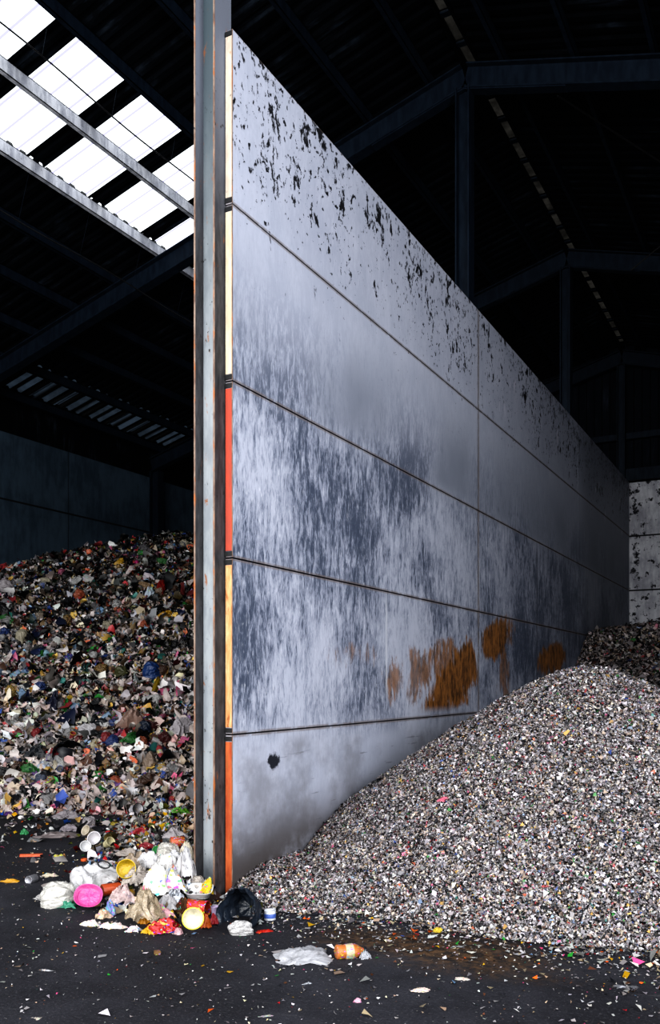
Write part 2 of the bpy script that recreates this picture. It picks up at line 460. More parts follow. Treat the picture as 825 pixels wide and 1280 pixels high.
V0, V1 = 3.23, 21.7
SK0, SKM, SK1 = -6.80, -7.66, -8.50
ce = empty('ceiling'); tag(ce, 'dark corrugated pitched roof of the hall', 'ceiling', kind='structure')
corrugated('roof_sheet', M['roof'], RU - 0.075, SK0, V0, V1, parent=ce)
corrugated('roof_sheet', M['roof'], SK1, -11.9, V0, V1, parent=ce)
corrugated('roof_sheet', M['roof'], -11.9, -12.72, V0, 11.42, parent=ce)
corrugated('roof_sheet', M['roof'], -11.9, -12.72, 17.3, V1, parent=ce)
corrugated('roof_sheet', M['roof'], -12.72, UL - 0.3, V0, V1, parent=ce)
corrugated('roof_sheet', M['roof'], RU + 0.075, UR + 0.3, V0, V1, parent=ce)
corrugated('eave_light_strip', M['eave'], -11.9, -12.72, 11.42, 17.3, parent=ce)  # strip added for the light streaks near the eaves

# skylight: two rows of translucent panes between opaque bars
wn = 1
BARS = [6.02 + 1.073 * i - 1.073 for i in range(12)]
for bi, b in enumerate(BARS):
    corrugated('roof_bar', M['roof'], SK0, SK1, b - 0.15, b + 0.15, pitch=0.15, parent=ce)
    if bi < len(BARS) - 1:
        for (ua, ub) in ((SK0, SKM), (SKM, SK1)):
            m = MB()
            y0, y1 = b + 0.15, BARS[bi + 1] - 0.15
            m.v = [(ua, y0, roofz(ua)), (ub, y0, roofz(ub)), (ub, y1, roofz(ub)), (ua, y1, roofz(ua))]
            m.f = [(0, 1, 2, 3)]
            p = m.build('window_%d' % wn, M['pane']); wn += 1
            tag(p, 'bright translucent skylight pane in the left roof slope', 'skylight', 'skylight panes', 'structure')
corrugated('roof_sheet', M['roof'], SK0, SK1, BARS[-1] + 0.15, V1, parent=ce)
if BARS[0] - 0.15 > V0: corrugated('roof_sheet', M['roof'], SK0, SK1, V0, BARS[0] - 0.15, parent=ce)
m = MB()   # closing cap above the eave strip's stripes is the sheet itself; ridge cap side lips
m.bar((RU - 0.085, V0, 9.36), (RU - 0.085, V1, 9.36), (0, 0, 1), 0.10, 0.03)
m.bar((RU + 0.085, V0, 9.36), (RU + 0.085, V1, 9.36), (0, 0, 1), 0.10, 0.03)
m.build('ridge_lip', M['roof'], ce)
rs = empty('ridge_light', (RU, V0, 9.38))
tag(rs, 'grimy segmented daylight strip running along the ridge', 'roof light', kind='structure')
k = V0
while k < V1:
    m = MB(); m.box((-0.08, k - V0 + 0.03, 0), (0.08, min(k + 0.5, V1) - V0, 0.012)); m.build('pane', M['ridge'], rs)
    m = MB(); m.box((-0.085, k - V0 - 0.05, -0.02), (0.085, k - V0 + 0.03, 0.03)); m.build('bracket', M['steel'], rs)
    k += 0.56

# side and end walls
m = MB(); m.box((UL - 0.25, V0, 0), (UL, VB + 0.25, 6.13)); w = m.build('wall_left', M['wall_side']); tag(w, kind='structure')
m = MB(); m.box((UL - 0.2, V0, 6.13), (UL - 0.02, VB + 0.25, roofz(UL, 9.33))); w = m.build('trim_1', M['roof']); tag(w, kind='structure')
m = MB(); m.box((UR, V0, 0), (UR + 0.25, VB + 0.25, 6.13)); w = m.build('wall_right', M['wall_side']); tag(w, kind='structure')
m = MB(); m.box((UR + 0.02, V0, 6.13), (UR + 0.2, VB + 0.25, roofz(UR, 9.33))); w = m.build('trim_2', M['roof']); tag(w, kind='structure')
m = MB(); m.box((UL, VB, 0), (UR, VB + 0.25, 6.13)); w = m.build('wall_back', M['wall_end']); tag(w, kind='structure')
m = MB()
pitch, prof = 0.36, ((0, 0), (0.35, 0), (0.45, 1), (0.85, 1), (0.95, 0))
us = []
for i in range(int((UR - UL) / pitch)):
    for a, b in prof: us.append((UL + (i + a) * pitch, b * 0.06))
for uu, dv in us:
    m.v.append((uu, VB + 0.16 - dv, 6.13)); m.v.append((uu, VB + 0.16 - dv, roofz(uu, 9.375)))
for i in range(len(us) - 1): m.f.append((2 * i, 2 * i + 2, 2 * i + 3, 2 * i + 1))
m.box((RU - 0.6, VB + 0.10, 8.9), (RU + 0.6, VB + 0.2, 9.46))
w = m.build('wall_gable', M['clad']); tag(w, kind='structure')
m = MB(); m.box((UL, VB - 0.14, 6.15), (UR, VB - 0.02, 6.42)); w = m.build('trim_3', M['steel']); tag(w, kind='structure')
m = MB(); m.box((UL, VB - 0.08, 7.12), (UR, VB + 0.06, 7.26)); w = m.build('trim_4', M['steel']); tag(w, kind='structure')


# ------------------------------------------------------------------ steel frame
def ibeam(p0, p1, up, h, b, tf=0.018, tw=0.014):
    p0, p1, up = Vector(p0), Vector(p1), Vector(up)
    d = (p1 - p0).normalized(); s = d.cross(up).normalized(); u = s.cross(d).normalized()
    e = u * (h / 2 - tf / 2)
    a = MB(); a.bar(p0 + e, p1 + e, up, tf, b)
    c = MB(); c.bar(p0 - e, p1 - e, up, tf, b)
    w = MB(); w.bar(p0, p1, up, h - 2 * tf, tw)
    return a, c, w


def frame(v, label):
    r = empty('portal_frame', (RU, v, 9.0)); tag(r, label, 'roof beam', 'steel portal frames', 'structure')
    inv = Matrix.Translation((-RU, -v, -9.0))
    for sgn, ue in ((-1, UL), (1, UR)):
        p0 = (RU, v, 9.0); p1 = (ue, v, 9.0 - SL * abs(ue - RU))
        rt = empty('rafter'); rt.parent = r
        for nm, mb in zip(('flange', 'flange', 'web'), ibeam(p0, p1, (0, 0, 1), 0.30, 0.17)):
            mb.v = [tuple(inv @ Vector(q)) for q in mb.v]; mb.build(nm, M['steel'], rt)
        # haunch under the ridge and a stanchion at the side wall
        hb = MB()
        sx = sgn
        hb.hexa([(RU, v - .07, 8.83), (RU + sx * 1.25, v - .07, 8.83 - SL * 1.25), (RU + sx * 1.25, v + .07, 8.83 - SL * 1.25), (RU, v + .07, 8.83),
                 (RU, v - .07, 8.86), (RU + sx * 1.25, v - .07, 8.86 - SL * 1.25), (RU + sx * 1.25, v + .07, 8.86 - SL * 1.25), (RU, v + .07, 8.86)])
        hb.v = [tuple(inv @ Vector(q)) for q in hb.v]; hb.build('haunch', M['steel'], r)
        cx = ue + (0.14 if sgn < 0 else -0.14)
        st = empty('stanchion'); st.parent = r
        for nm, mb in zip(('flange', 'flange', 'web'), ibeam((cx, v, 0), (cx, v, 8.85 - SL * abs(ue - RU)), (1, 0, 0), 0.24, 0.2)):
            mb.v = [tuple(inv @ Vector(q)) for q in mb.v]; mb.build(nm, M['steel'], st)
    return r


for v, lb in zip(FR, ('dark steel portal frame above the front post', 'dark blue steel portal frame crossing above the partition middle, nearest one in view',
                      'second dark steel portal frame further back under the roof', 'rearmost dark steel portal frame against the back gable')):
    frame(v, lb)

# purlins
for u in (-4.2, -5.05, -5.92, -6.78, -7.65, -8.5, -9.36, -10.22, -11.08, -11.9, -12.75, -3.24, -2.39, -1.5, -0.66, 0.2, 1.05, 1.9, 2.8, 3.6, 4.5, 5.2):
    zt = roofz(u, 9.355); m = MB()
    m.box((u - 0.028, V0, zt - 0.165), (u + 0.028, V1, zt - 0.155))
    m.box((u - 0.028, V0, zt - 0.018), (u + 0.028, V1, zt - 0.008))
    m.box((u + 0.022, V0, zt - 0.165), (u + 0.028, V1, zt - 0.008))
    near = u in (-7.65, -8.5)  # lit purlins get the pale copy, unlit ones the dark steel
    p = m.build('roof_purlin', M['galv'] if near else M['steel'])
    lbl = {-6.78: 'steel purlin along the upper edge of the skylight', -7.65: 'grey steel purlin through the middle of the skylight', -8.5: 'grey steel purlin along the lower edge of the skylight'}.get(u, 'dark steel purlin under the unlit roof slope')
    tag(p, lbl, 'purlin', 'roof purlins', 'structure')

# ridge posts behind the partition and the front post
def ridge_post(v, label):
    r = empty('ridge_post', (RU - .008, v, 0)); tag(r, label, 'post', kind='thing')
    for nm, mb in zip(('flange', 'flange', 'web'), ibeam((0, 0, 0), (0, 0, 8.85), (1, 0, 0), 0.18, 0.2)):
        mb.build(nm, M['steel'], r)
    return r


ridge_post(FR[1], 'dark steel post rising above the partition to the nearest roof apex')
ridge_post(FR[2], 'dark steel post rising above the partition to the second roof apex')
ridge_post(FR[3], 'dark steel post at the far end of the partition before the gable cladding')

fp = empty('steel_column', (RU - .008, FR[0], 0)); tag(fp, 'tall grey H section steel column at the near end of the partition', 'column', kind='thing')
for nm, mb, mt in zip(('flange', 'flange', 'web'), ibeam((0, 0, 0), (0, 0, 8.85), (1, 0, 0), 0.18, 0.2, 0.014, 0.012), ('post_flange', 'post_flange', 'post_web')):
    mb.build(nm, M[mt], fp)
for s in (-1, 1):
    m = MB(); m.box((s * 0.083 - 0.0068, -0.1035, 0.0), (s * 0.083 + 0.0068, -0.0995, 8.85)); m.build('rusty_edge', M['post_edge'], fp)
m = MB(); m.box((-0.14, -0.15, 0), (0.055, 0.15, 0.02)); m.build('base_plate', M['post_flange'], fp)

# partition of bolted panels
pw = empty('partition_wall', (WU, 5.27, 0)); tag(pw, 'tall weathered grey steel panel partition streaked with rust and black splatter', 'partition wall', kind='thing')
BAYS = (5.27, 10.66, 16.14, 21.44)
edge = ('e_rust', 'e_orange', 'e_red', 'e_ivory', 'e_cream')
elab = ('rusty orange end of the bottom panel', 'flaking cream and orange end of the panel', 'red painted end of the panel', 'ivory painted end of the panel', 'cream end of the top panel with dark specks')
for bi in range(3):
    for ri in range(5):
        a, b = BAYS[bi] - 5.27 + 0.011 * (bi > 0), BAYS[bi + 1] - 5.27 - 0.011
        z0, z1 = ROWS[ri] + 0.006 * (ri > 0), ROWS[ri + 1] - 0.006
        m = MB(); m.box((-0.06, a, z0), (0, b, z1))
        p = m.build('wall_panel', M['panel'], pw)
        if bi == 0:
            e = MB()
            e.box((-0.058, -0.006, z0 + 0.045 * (ri > 0)), (-0.006, 0.001, z1 - 0.045))
            eo = e.build('panel_end', M[edge[ri]], p); eo['label'] = elab[ri]
            e = MB(); e.box((-0.006, -0.004, z0), (0.0005, 0.0, z1)); e.build('corner_bead', M['post_edge'], p)
for ri in range(1, 6):
    for dz in (-0.03, 0.03):
        if ri == 5 and dz > 0: continue
        m = MB(); m.box((-0.062, -0.008, ROWS[ri] + dz - 0.016), (-0.004, 0.002, ROWS[ri] + dz + 0.016)); m.build('dark_channel_end', M['black'], pw)  # black boxes standing for the shade inside the hollow channel ends
for bv in BAYS[1:3]:
    m = MB(); m.box((-0.06, bv - 5.27 - 0.012, 0.0), (-0.003, bv - 5.27 + 0.012, 6.12)); m.build('dark_joint_fill', M['black'], pw)  # black strip added in the gap to hide the lit panel side
m = MB(); m.box((-0.064, 0.02, 0.0), (-0.061, 16.1, 6.10)); m.build('backing_sheet', M['black'], pw)  # added black sheet, keeps the gaps between panels dark

# thin cables below the left roof, with hangers
def cable(label, u, drop, va, vb, hang_u):
    r = empty('hanging_cable', (u, va, 0)); tag(r, label, 'cable', kind='thing')
    z = lambda uu: roofz(uu, 9.2)
    m = MB(); pts = [(0, vv - va, z(u) - drop + 0.02 * math.sin(vv * 2.1)) for vv in np.linspace(va, vb, 24)]
    m.tube(pts, 0.009, 5); m.build('wire', M['black'], r, True)
    for vv in np.arange(va + 0.55, vb, 1.07):
        h = MB(); h.tube([(0, vv - va, z(u) - drop), (hang_u - u, vv - va + 0.02, z(hang_u))], 0.003, 4); h.build('hanger', M['steel'], r, True)


cable('thin dark cable strung under the upper skylight panes', -7.0, 0.28, 5.2, 10.4, -6.95)
cable('thin dark cable hanging below the lower skylight edge', -8.7, 0.5, 5.4, 16.0, -8.55)
for (a, b) in (((0.5, 10.7, 7.7), (-2.6, 15.8, 8.5)), ((-2.6, 10.7, 8.5), (0.5, 15.8, 7.7))):
    m = MB(); m.tube([a, b], 0.012, 5); tag(m.build('bracing_rod', M['black'], None, True), 'thin crossed steel bracing rod under the right roof slope', 'bracing rod', 'roof bracing rods', 'structure')

# ------------------------------------------------------------------ heaps
def smooth_noise(u, v, sc, seed):
    """cheap periodic value noise for arrays"""
    r = np.random.default_rng(seed); out = np.zeros_like(u, dtype=float)
    for k in range(7):
        a = r.uniform(0, 2 * math.pi); f = sc * r.uniform(0.6, 1.9); ph = r.uniform(0, 6.28)
        out += np.sin((u * math.cos(a) + v * math.sin(a)) * f + ph) / 7
    return out


def h_right(u, v):
    cone = lambda a, b, hh: hh + .722 * .432 - .722 * np.sqrt((u - a) ** 2 + (v - b) ** 2 + .432 ** 2)
    a, b, k = cone(-1.651, 7.807, 1.653), cone(1.221, 8.391, 1.719), .15
    h = np.logaddexp(a / k, b / k) * k
    h = h + 0.035 * smooth_noise(u, v, 3.2, 3) + 0.012 * smooth_noise(u, v, 11, 4)
    # thin apron along the foot and against the wall
    ap = 0.16 - 0.30 * np.maximum(0, np.hypot((u + 3.3) * 0.8, v - 5.9) - 0.35)
    return np.maximum(np.where(h > 0, h, h), np.where(ap > 0, ap, -1) * (u > WU))


def h_rear(u, v):
    d = v - 13.4 + 0.25 * (u + 3.5) * 0
    h = np.minimum(0.72 * d, 2.55 + 0.10 * (u + 3.5))
    h = h - 0.12 * np.exp(-((0.72 * d - 2.5) / .5) ** 2)
    return h + 0.05 * smooth_noise(u, v, 2.2, 8)


def h_left(u, v):
    d = -SA * u + CA * v; lat = CA * u + SA * v
    cr = np.interp(lat, [-7.5, -5.7, -5.15, -4.4, -3.63, -2.39, 0], [2.6, 3.2, 3.6, 3.86, 4.0, 4.12, 4.2])
    d0 = 10.25 + 0.25 * smooth_noise(u, v, 1.1, 21)
    h = 0.76 * (d - d0)
    k = 0.12
    h = -np.logaddexp(-h / k, -cr / k) * k
    return h + (0.16 * smooth_noise(u, v, 2.1, 22) + 0.07 * smooth_noise(u, v, 6.0, 23)) * np.clip(h, 0, 1)


def h_mound(u, v):
    gs = lambda a, b, s, t, hh: hh * np.exp(-(((u - a) / s) ** 2 + ((v - b) / t) ** 2))
    h = gs(-4.0, 5.2, .42, .42, .30) + gs(-3.72, 4.85, .26, .22, .12) + gs(-4.45, 5.7, .5, .5, .14) + gs(-4.9, 6.4, .6, .6, .14) + gs(-5.3, 7.1, .7, .7, .18) + gs(-5.6, 8.2, .9, .7, .22) + gs(-4.25, 4.8, .3, .2, .06)
    return (h - 0.035) * (1 + 0.25 * smooth_noise(u, v, 9, 31))


def H(u, v):
    u = np.asarray(u, float); v = np.asarray(v, float)
    left = np.where(u < -3.80, np.maximum(h_left(u, v), h_mound(u, v)), np.where(v < 5.12, h_mound(u, v), -1))
    right = np.where(u > WU, np.maximum(h_right(u, v), h_rear(u, v)), -1)
    return np.maximum(0.0, np.maximum(left, right))


def surf(x, y):
    """the point of ground or heap seen in direction (x, y)"""
    k, q = (x - 412.5) / FPX, (HZ - y) / FPX
    D = np.linspace(2.5, 20, 3500)
    u, v, z = (-SA + CA * k) * D, (CA + SA * k) * D, CAM_H + q * D
    hit = np.nonzero(z <= H(u, v) + 1e-4)[0]
    i = hit[0] if len(hit) else -1
    return Vector((u[i], v[i], z[i])), D[i]


def normal_at(u, v, e=0.08):
    a = H([u + e, u - e, u, u], [v, v, v + e, v - e])
    n = Vector((-(a[0] - a[1]) / (2 * e), -(a[2] - a[3]) / (2 * e), 1)); return n.normalized()


PAL = {k: lin(c) for k, c in dict(white='e6e4e2', pale_grey='b9b5b6', grey='8a868a', beige='b9a48c', brown='6b4630', black='0c0c10', charcoal='24252c', yellow='e0b21c', gold='b0862a',
       orange='e0661f', red='c3202a', maroon='6a1c1e', pink='e05a90', magenta='c02a80', purple='6d4a8c', navy='182448', blue='2a55a8', light_blue='8fb6dc', teal='1f8a80', green='2f9a3a', lime='9cc832', olive='6a6a2a', cream='e3d6b4', tan='c39a64').items()}


def scraps(P, Nn, size, aspect, cols, n=3, curl=0.5, tilt=0.7, lift=0.3, seed=1, anis=True):
    """many small bent patches as arrays: returns verts, quads, face colours"""
    r = np.random.default_rng(seed); K = len(P)
    Nn = Nn + r.normal(0, tilt, (K, 3)); Nn[:, 2] = np.abs(Nn[:, 2]); Nn /= np.linalg.norm(Nn, axis=1)[:, None]
    A = np.cross(Nn, r.normal(0, 1, (K, 3))); A /= np.linalg.norm(A, axis=1)[:, None] + 1e-9
    B = np.cross(Nn, A)
    lin_ = np.linspace(-.5, .5, n)
    gx, gy = np.meshgrid(lin_, lin_, indexing='ij'); gx, gy = gx.ravel(), gy.ravel(); m = n * n
    jq = .22 if n == 2 else .17
    rd = 1 - (.0 if n == 2 else .30) * (np.abs(gx * gy) * 4) ** 1.5
    gx, gy = gx * rd, gy * rd
    jx = r.uniform(-jq, jq, (K, m)) / (n - 1) * 2; jy = r.uniform(-jq, jq, (K, m)) / (n - 1) * 2
    cx = curl * r.uniform(-1, 1, (K, 1)); cy = curl * r.uniform(-1, 1, (K, 1))
    X = (gx + jx) * size[:, None]; Y = (gy + jy) * (size * aspect)[:, None]
    Zz = (cx * (gx ** 2) * 2.6 + cy * gy * gx * 2 + r.normal(0, .11, (K, m)) * curl) * size[:, None] + lift * size[:, None] * r.uniform(-.4, 1, (K, 1))
    V = P[:, None, :] + X[..., None] * A[:, None, :] + Y[..., None] * B[:, None, :] + Zz[..., None] * Nn[:, None, :]
    V[..., 2] = np.maximum(V[..., 2], 0.004)
    q = []
    for i in range(n - 1):
        for j in range(n - 1):
            q.append((i * n + j, (i + 1) * n + j, (i + 1) * n + j + 1, i * n + j + 1))
    q = np.array(q)
    F = (np.arange(K) * m)[:, None, None] + q[None]
    Fc = np.repeat(cols, len(q), axis=0)
    return V.reshape(-1, 3), F.reshape(-1, 4), Fc


def array_mesh(name, parts, mat, smooth=False, xmin=-99, xmax=99):
    vs, fs, cs, b = [], [], [], 0
    for V, F, Cc in parts:
        vs.append(V); fs.append(F + b); cs.append(Cc); b += len(V)
    V, F, Cc = np.concatenate(vs), np.concatenate(fs), np.concatenate(cs)
    V[:, 0] = np.clip(V[:, 0], xmin, xmax)
    me = bpy.data.meshes.new(name)
    me.vertices.add(len(V)); me.vertices.foreach_set('co', V.astype(np.float32).ravel())
    me.loops.add(F.size); me.loops.foreach_set('vertex_index', F.astype(np.int32).ravel())
    me.polygons.add(len(F)); me.polygons.foreach_set('loop_start', np.arange(0, F.size, 4, dtype=np.int32))
    if smooth: me.polygons.foreach_set('use_smooth', np.ones(len(F), bool))
    at = me.attributes.new('Col', 'FLOAT_COLOR', 'FACE')
    at.data.foreach_set('color', np.c_[Cc, np.ones(len(Cc))].astype(np.float32).ravel())
    me.update(calc_edges=True); me.validate()
    return link(name, me, mat)


def core(hf, u0, u1, v0, v1, step, color, keep, sink=0.02):
    us, vv = np.arange(u0, u1 + 1e-6, step), np.arange(v0, v1 + 1e-6, step)
    U, Vv = np.meshgrid(us, vv, indexing='ij')
    Z = hf(U, Vv) - sink
    nx, ny = U.shape
    idx = np.arange(nx * ny).reshape(nx, ny)
    F = np.stack([idx[:-1, :-1], idx[1:, :-1], idx[1:, 1:], idx[:-1, 1:]], -1).reshape(-1, 4)
    zc = Z.ravel()[F].max(1); ok = (zc > -0.03) & keep(U.ravel()[F].mean(1), Vv.ravel()[F].mean(1))
    Z = np.maximum(Z, -0.02)
    return np.c_[U.ravel(), Vv.ravel(), Z.ravel()], F[ok], np.tile(np.array(color), (ok.sum(), 1))


def scatter(hf, n, u0, u1, v0, v1, keep, seed, hmin=0.0):
    r = np.random.default_rng(seed)
    u, v = r.uniform(u0, u1, n), r.uniform(v0, v1, n)
    z = hf(u, v); e = .05
    gu = (hf(u + e, v) - hf(u - e, v)) / (2 * e); gv = (hf(u, v + e) - hf(u, v - e)) / (2 * e)
    ok = keep(u, v) & (z > hmin)
    N = np.c_[-gu, -gv, np.ones(n)]; N /= np.linalg.norm(N, axis=1)[:, None]
    return np.c_[u, v, np.maximum(z, 0.006)][ok], N[ok]


def px_of(u, v, z):
    d = -SA * u + CA * v; l = CA * u + SA * v
    return 412.5 + FPX * l / d, HZ - FPX * (z - CAM_H) / d, d


def pick(names, weights, n, seed, var=0.25):
    r = np.random.default_rng(seed); w = np.array(weights, float); w /= w.sum()
    c = np.array([PAL[k] for k in names])[r.choice(len(names), n, p=w)]
    return np.clip(c * r.uniform(1 - var * 2, 1 + var, (n, 1)) * r.uniform(.93, 1.07, (n, 3)), 0, 1)


FL_N = ('pale_grey', 'white', 'grey', 'black', 'charcoal', 'beige', 'brown', 'yellow', 'red', 'blue', 'green', 'pink', 'teal', 'orange', 'light_blue', 'cream')
FL_W = (30, 17, 22, 16, 10, 13, 4, 1.2, 1.3, .9, .8, 1, .5, .7, 1.2, 6)
# --- granulate pile in front of the partition
kR = lambda u, v: (u > WU + 0.01) & (u < 2.2) & (v < 11.5) & (v > 4.6)
P, Nn = scatter(h_right, 520000, WU, 1.6, 4.7, 9.3, lambda u, v: kR(u, v) & (px_of(u, v, 1.0)[0] < 960), 11, 0.0)
P2, N2 = scatter(h_right, 230000, -1.0, 4.4, 4.7, 11.4, lambda u, v: (u > 1.6) | (px_of(u, v, 1.0)[0] >= 960) | (v > 9.3), 21, 0.0)
P, Nn = np.r_[P, P2], np.r_[Nn, N2]
sz = np.random.default_rng(12).lognormal(math.log(.0132), .27, len(P))
cols = pick(FL_N, FL_W, len(P), 13) * 0.60
cols = (cols * .68 + .32 * cols.mean(1, keepdims=True)) * np.array((1.0, .96, 1.0))
parts = [core(h_right, WU, 5.4, 4.6, 12.2, 0.06, (0.045, 0.043, 0.045), lambda u, v: (u > WU) & (v < 12)),
         scraps(P, Nn, sz, np.random.default_rng(14).uniform(.45, 1.0, len(P)), cols, 2, .8, .8, .6, 15)]
gp = array_mesh('granulate_pile', parts, M['flake'], False, WU + .004)
tag(gp, 'large pale grey pile of shredded plastic flakes leaning on the partition', 'granulate pile', kind='stuff')
# --- rear pile, weaker light there painted into its flake colours
P, Nn = scatter(h_rear, 90000, WU, 3.0, 13.2, 19.5, lambda u, v: (u > WU + .01) & (px_of(u, v, 2.0)[0] < 930), 16, 0.0)
sz = np.random.default_rng(17).lognormal(math.log(.034), .35, len(P))
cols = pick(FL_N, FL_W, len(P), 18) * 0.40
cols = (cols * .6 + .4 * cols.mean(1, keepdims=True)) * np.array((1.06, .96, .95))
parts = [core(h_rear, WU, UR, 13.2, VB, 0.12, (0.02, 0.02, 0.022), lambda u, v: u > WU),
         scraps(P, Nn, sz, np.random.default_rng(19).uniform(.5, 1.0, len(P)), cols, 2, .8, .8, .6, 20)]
rp = array_mesh('shaded_granulate_pile', parts, M['flake'], False, WU + .004, UR - .004)
tag(rp, 'shade-darkened brown pile of shredded flakes behind, in the rear corner', 'granulate pile', kind='stuff')

# --- flakes and grit strewn on the asphalt
r = np.random.default_rng(41)
n = 60000
u, v = r.uniform(-4.2, 2.0, n), r.uniform(2.6, 6.2, n)
foot = 5.2 - 0.08 * np.abs(u + 1.5)
dd = foot - v
dens = np.where(u > -3.45, np.exp(-np.maximum(dd, 0) / 0.23) * 0.9 + 0.035 * np.exp(-np.maximum(dd, 0) / 1.2), 0.012) * (h_right(u, v) < 0.02)
dens *= np.where(u < -2.7, np.where(v > 4.6, .5, 0.25), 1)
ok = (r.uniform(0, 1, n) < dens) & ((u > WU + .03) | (v < 5.1))
u, v = u[ok], v[ok]
n2 = 6500
ub, vb = r.uniform(-7, 1.5, n2), r.uniform(2.6, 6.0, n2)
okb = (ub < -3.85) | (vb < 5.0)
u, v = np.r_[u, ub[okb]], np.r_[v, vb[okb]]
P = np.c_[u, v, np.full(len(u), .006)]
sz = np.where(np.arange(len(u)) < ok.sum(), r.lognormal(math.log(.0135), .5, len(u)), r.lognormal(math.log(.0075), .5, len(u)))
parts = [scraps(P, np.tile((0, 0, 1.0), (len(P), 1)), sz, r.uniform(.4, 1, len(P)), pick(FL_N, (30, 30, 16, 2, 2, 14, 8, 2.2, 1.5, .7, .8, 1.6, .6, 2, 1, 8), len(P), 42) * .6, 2, .6, .3, .3, 43)]
fl = array_mesh('strewn_flakes', parts, M['flake'])
tag(fl, 'small pale flakes and grit strewn over the dark asphalt', 'litter', kind='stuff')

# --- mixed waste heap on the left
WN = ('white', 'pale_grey', 'grey', 'beige', 'black', 'charcoal', 'brown', 'yellow', 'gold', 'orange', 'red', 'pink', 'blue', 'navy', 'light_blue', 'green', 'teal', 'olive', 'tan', 'maroon', 'cream', 'purple')
WW = (15, 14, 12, 10, 17, 12, 8, 4, 3, 3.2, 3.6, 2, 3, 4, 3, 2, 1.5, 3, 5, 2.5, 4, 1.2)
kL = lambda u, v: (u > UL + .02) & (u < -3.95)
vis = lambda u, v: kL(u, v) & (px_of(u, v, 2.0)[0] < 330) & (px_of(u, v, 2.0)[0] > -90) & (-SA * u + CA * v < 17)
P, Nn = scatter(h_left, 130000, UL, -3.95, 4.5, 15.5, vis, 51, -0.02)
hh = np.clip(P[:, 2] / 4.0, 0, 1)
r = np.random.default_rng(52)
sz = r.lognormal(math.log(.070), .42, len(P)) * (1.15 - .25 * hh)
cols = pick(WN, WW, len(P), 53, .3)
cols = cols * .70 + .26 * cols.mean(1, keepdims=True)
cols *= (1 - .3 * hh)[:, None]  # shade toward the crest put into the scrap colours
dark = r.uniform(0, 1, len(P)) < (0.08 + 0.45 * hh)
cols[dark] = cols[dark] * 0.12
pale = r.uniform(0, 1, len(P)) < 0.50 * (1 - hh) ** 1.3  # scraps near the foot paled in place of stronger light
cols[pale] = cols[pale] * .38 + np.array(lin('d0c2be')) * .62
parts = [core(h_left, UL, -3.82, 4.5, 21.4, 0.12, (0.012, 0.011, 0.012), lambda u, v: (u > UL) & (u < -3.85), 0.05),
         scraps(P, Nn, sz, r.uniform(.3, 1, len(P)), cols, 4, .9, .7, .5, 54)]
wp = array_mesh('mixed_waste_heap', parts, M['scrap'], True, UL + .004, -3.83)
tag(wp, 'tall heap of mixed household plastic waste filling the left bay', 'waste heap', kind='stuff')

# --- loose litter between the heap and the column
P, Nn = scatter(h_mound, 26000, -7.6, -3.4, 4.2, 9.6, lambda u, v: ((u < -3.86) | (v < 5.08)), 61, 0.0)
r = np.random.default_rng(62)
okm = r.uniform(0, 1, len(P)) < 0.55
P, Nn = P[okm], Nn[okm]
sz = r.lognormal(math.log(.045), .4, len(P))
parts = [core(h_mound, -7.6, -3.4, 4.2, 9.6, .05, (0.03, 0.027, 0.026), lambda u, v: (u < -3.85) | (v < 5.1), .02),
         scraps(P, Nn, sz, r.uniform(.3, 1, len(P)), pick(WN, np.array(WW) * np.array([2.2, 1.8, 1, 1.5, .6, .6] + [.8] * 16), len(P), 63, .3) * .7, 4, .9, .6, .4, 64)]
# thin scatter on the dark ground in front of the heap
n = 9000
u, v = r.uniform(-9.5, -3.9, n), r.uniform(4.0, 10, n)
d = -SA * u + CA * v; x, y, _ = px_of(u, v, 0)
den = np.clip((d - 6.2) / 4.2, 0.015, 1) ** 2 * 0.55
ok = (r.uniform(0, 1, n) < den) & (h_left(u, v) < 0.05)
P = np.c_[u[ok], v[ok], np.full(ok.sum(), .008)]
parts.append(scraps(P, np.tile((0, 0, 1.0), (len(P), 1)), r.lognormal(math.log(.05), .45, len(P)), r.uniform(.3, 1, len(P)), pick(WN, np.array(WW) * np.array([2, 2, 1, 1.5, .5, .5] + [1] * 16), len(P), 65, .3) * .7, 4, .8, .35, .4, 66))
ll = array_mesh('loose_litter', parts, M['scrap'], True)
tag(ll, 'loose small litter scraps strewn between the waste heap and the column', 'litter', kind='stuff')

# ------------------------------------------------------------------ single pieces of waste
def unit(vs):
    a = np.array(vs, float); lo, hi = a.min(0), a.max(0)
    a[:, 0] = (a[:, 0] - (lo[0] + hi[0]) / 2) / max(hi[0] - lo[0], 1e-6)
    a[:, 1] = (a[:, 1] - (lo[1] + hi[1]) / 2) / max(hi[1] - lo[1], 1e-6)
    a[:, 2] = (a[:, 2] - lo[2]) / max(hi[2] - lo[2], 1e-6)
    return a.tolist()


def mk(name, vs, fs, mat, smooth=True):
    me = bpy.data.meshes.new(name); me.from_pydata(vs, [], fs); me.materials.append(mat)
    if smooth: me.polygons.foreach_set('use_smooth', [True] * len(me.polygons))
    me.update(); return me


def ridged(p, f, seed, oct=3):
    s, a = 0, 1.0
    for k in range(oct):
        s += a * (1 - 2 * abs(mnoise.noise(Vector(p) * f + Vector((seed * 7.3, seed * 3.1, k * 9.7)))))
        f *= 2.1; a *= 0.55
    return s


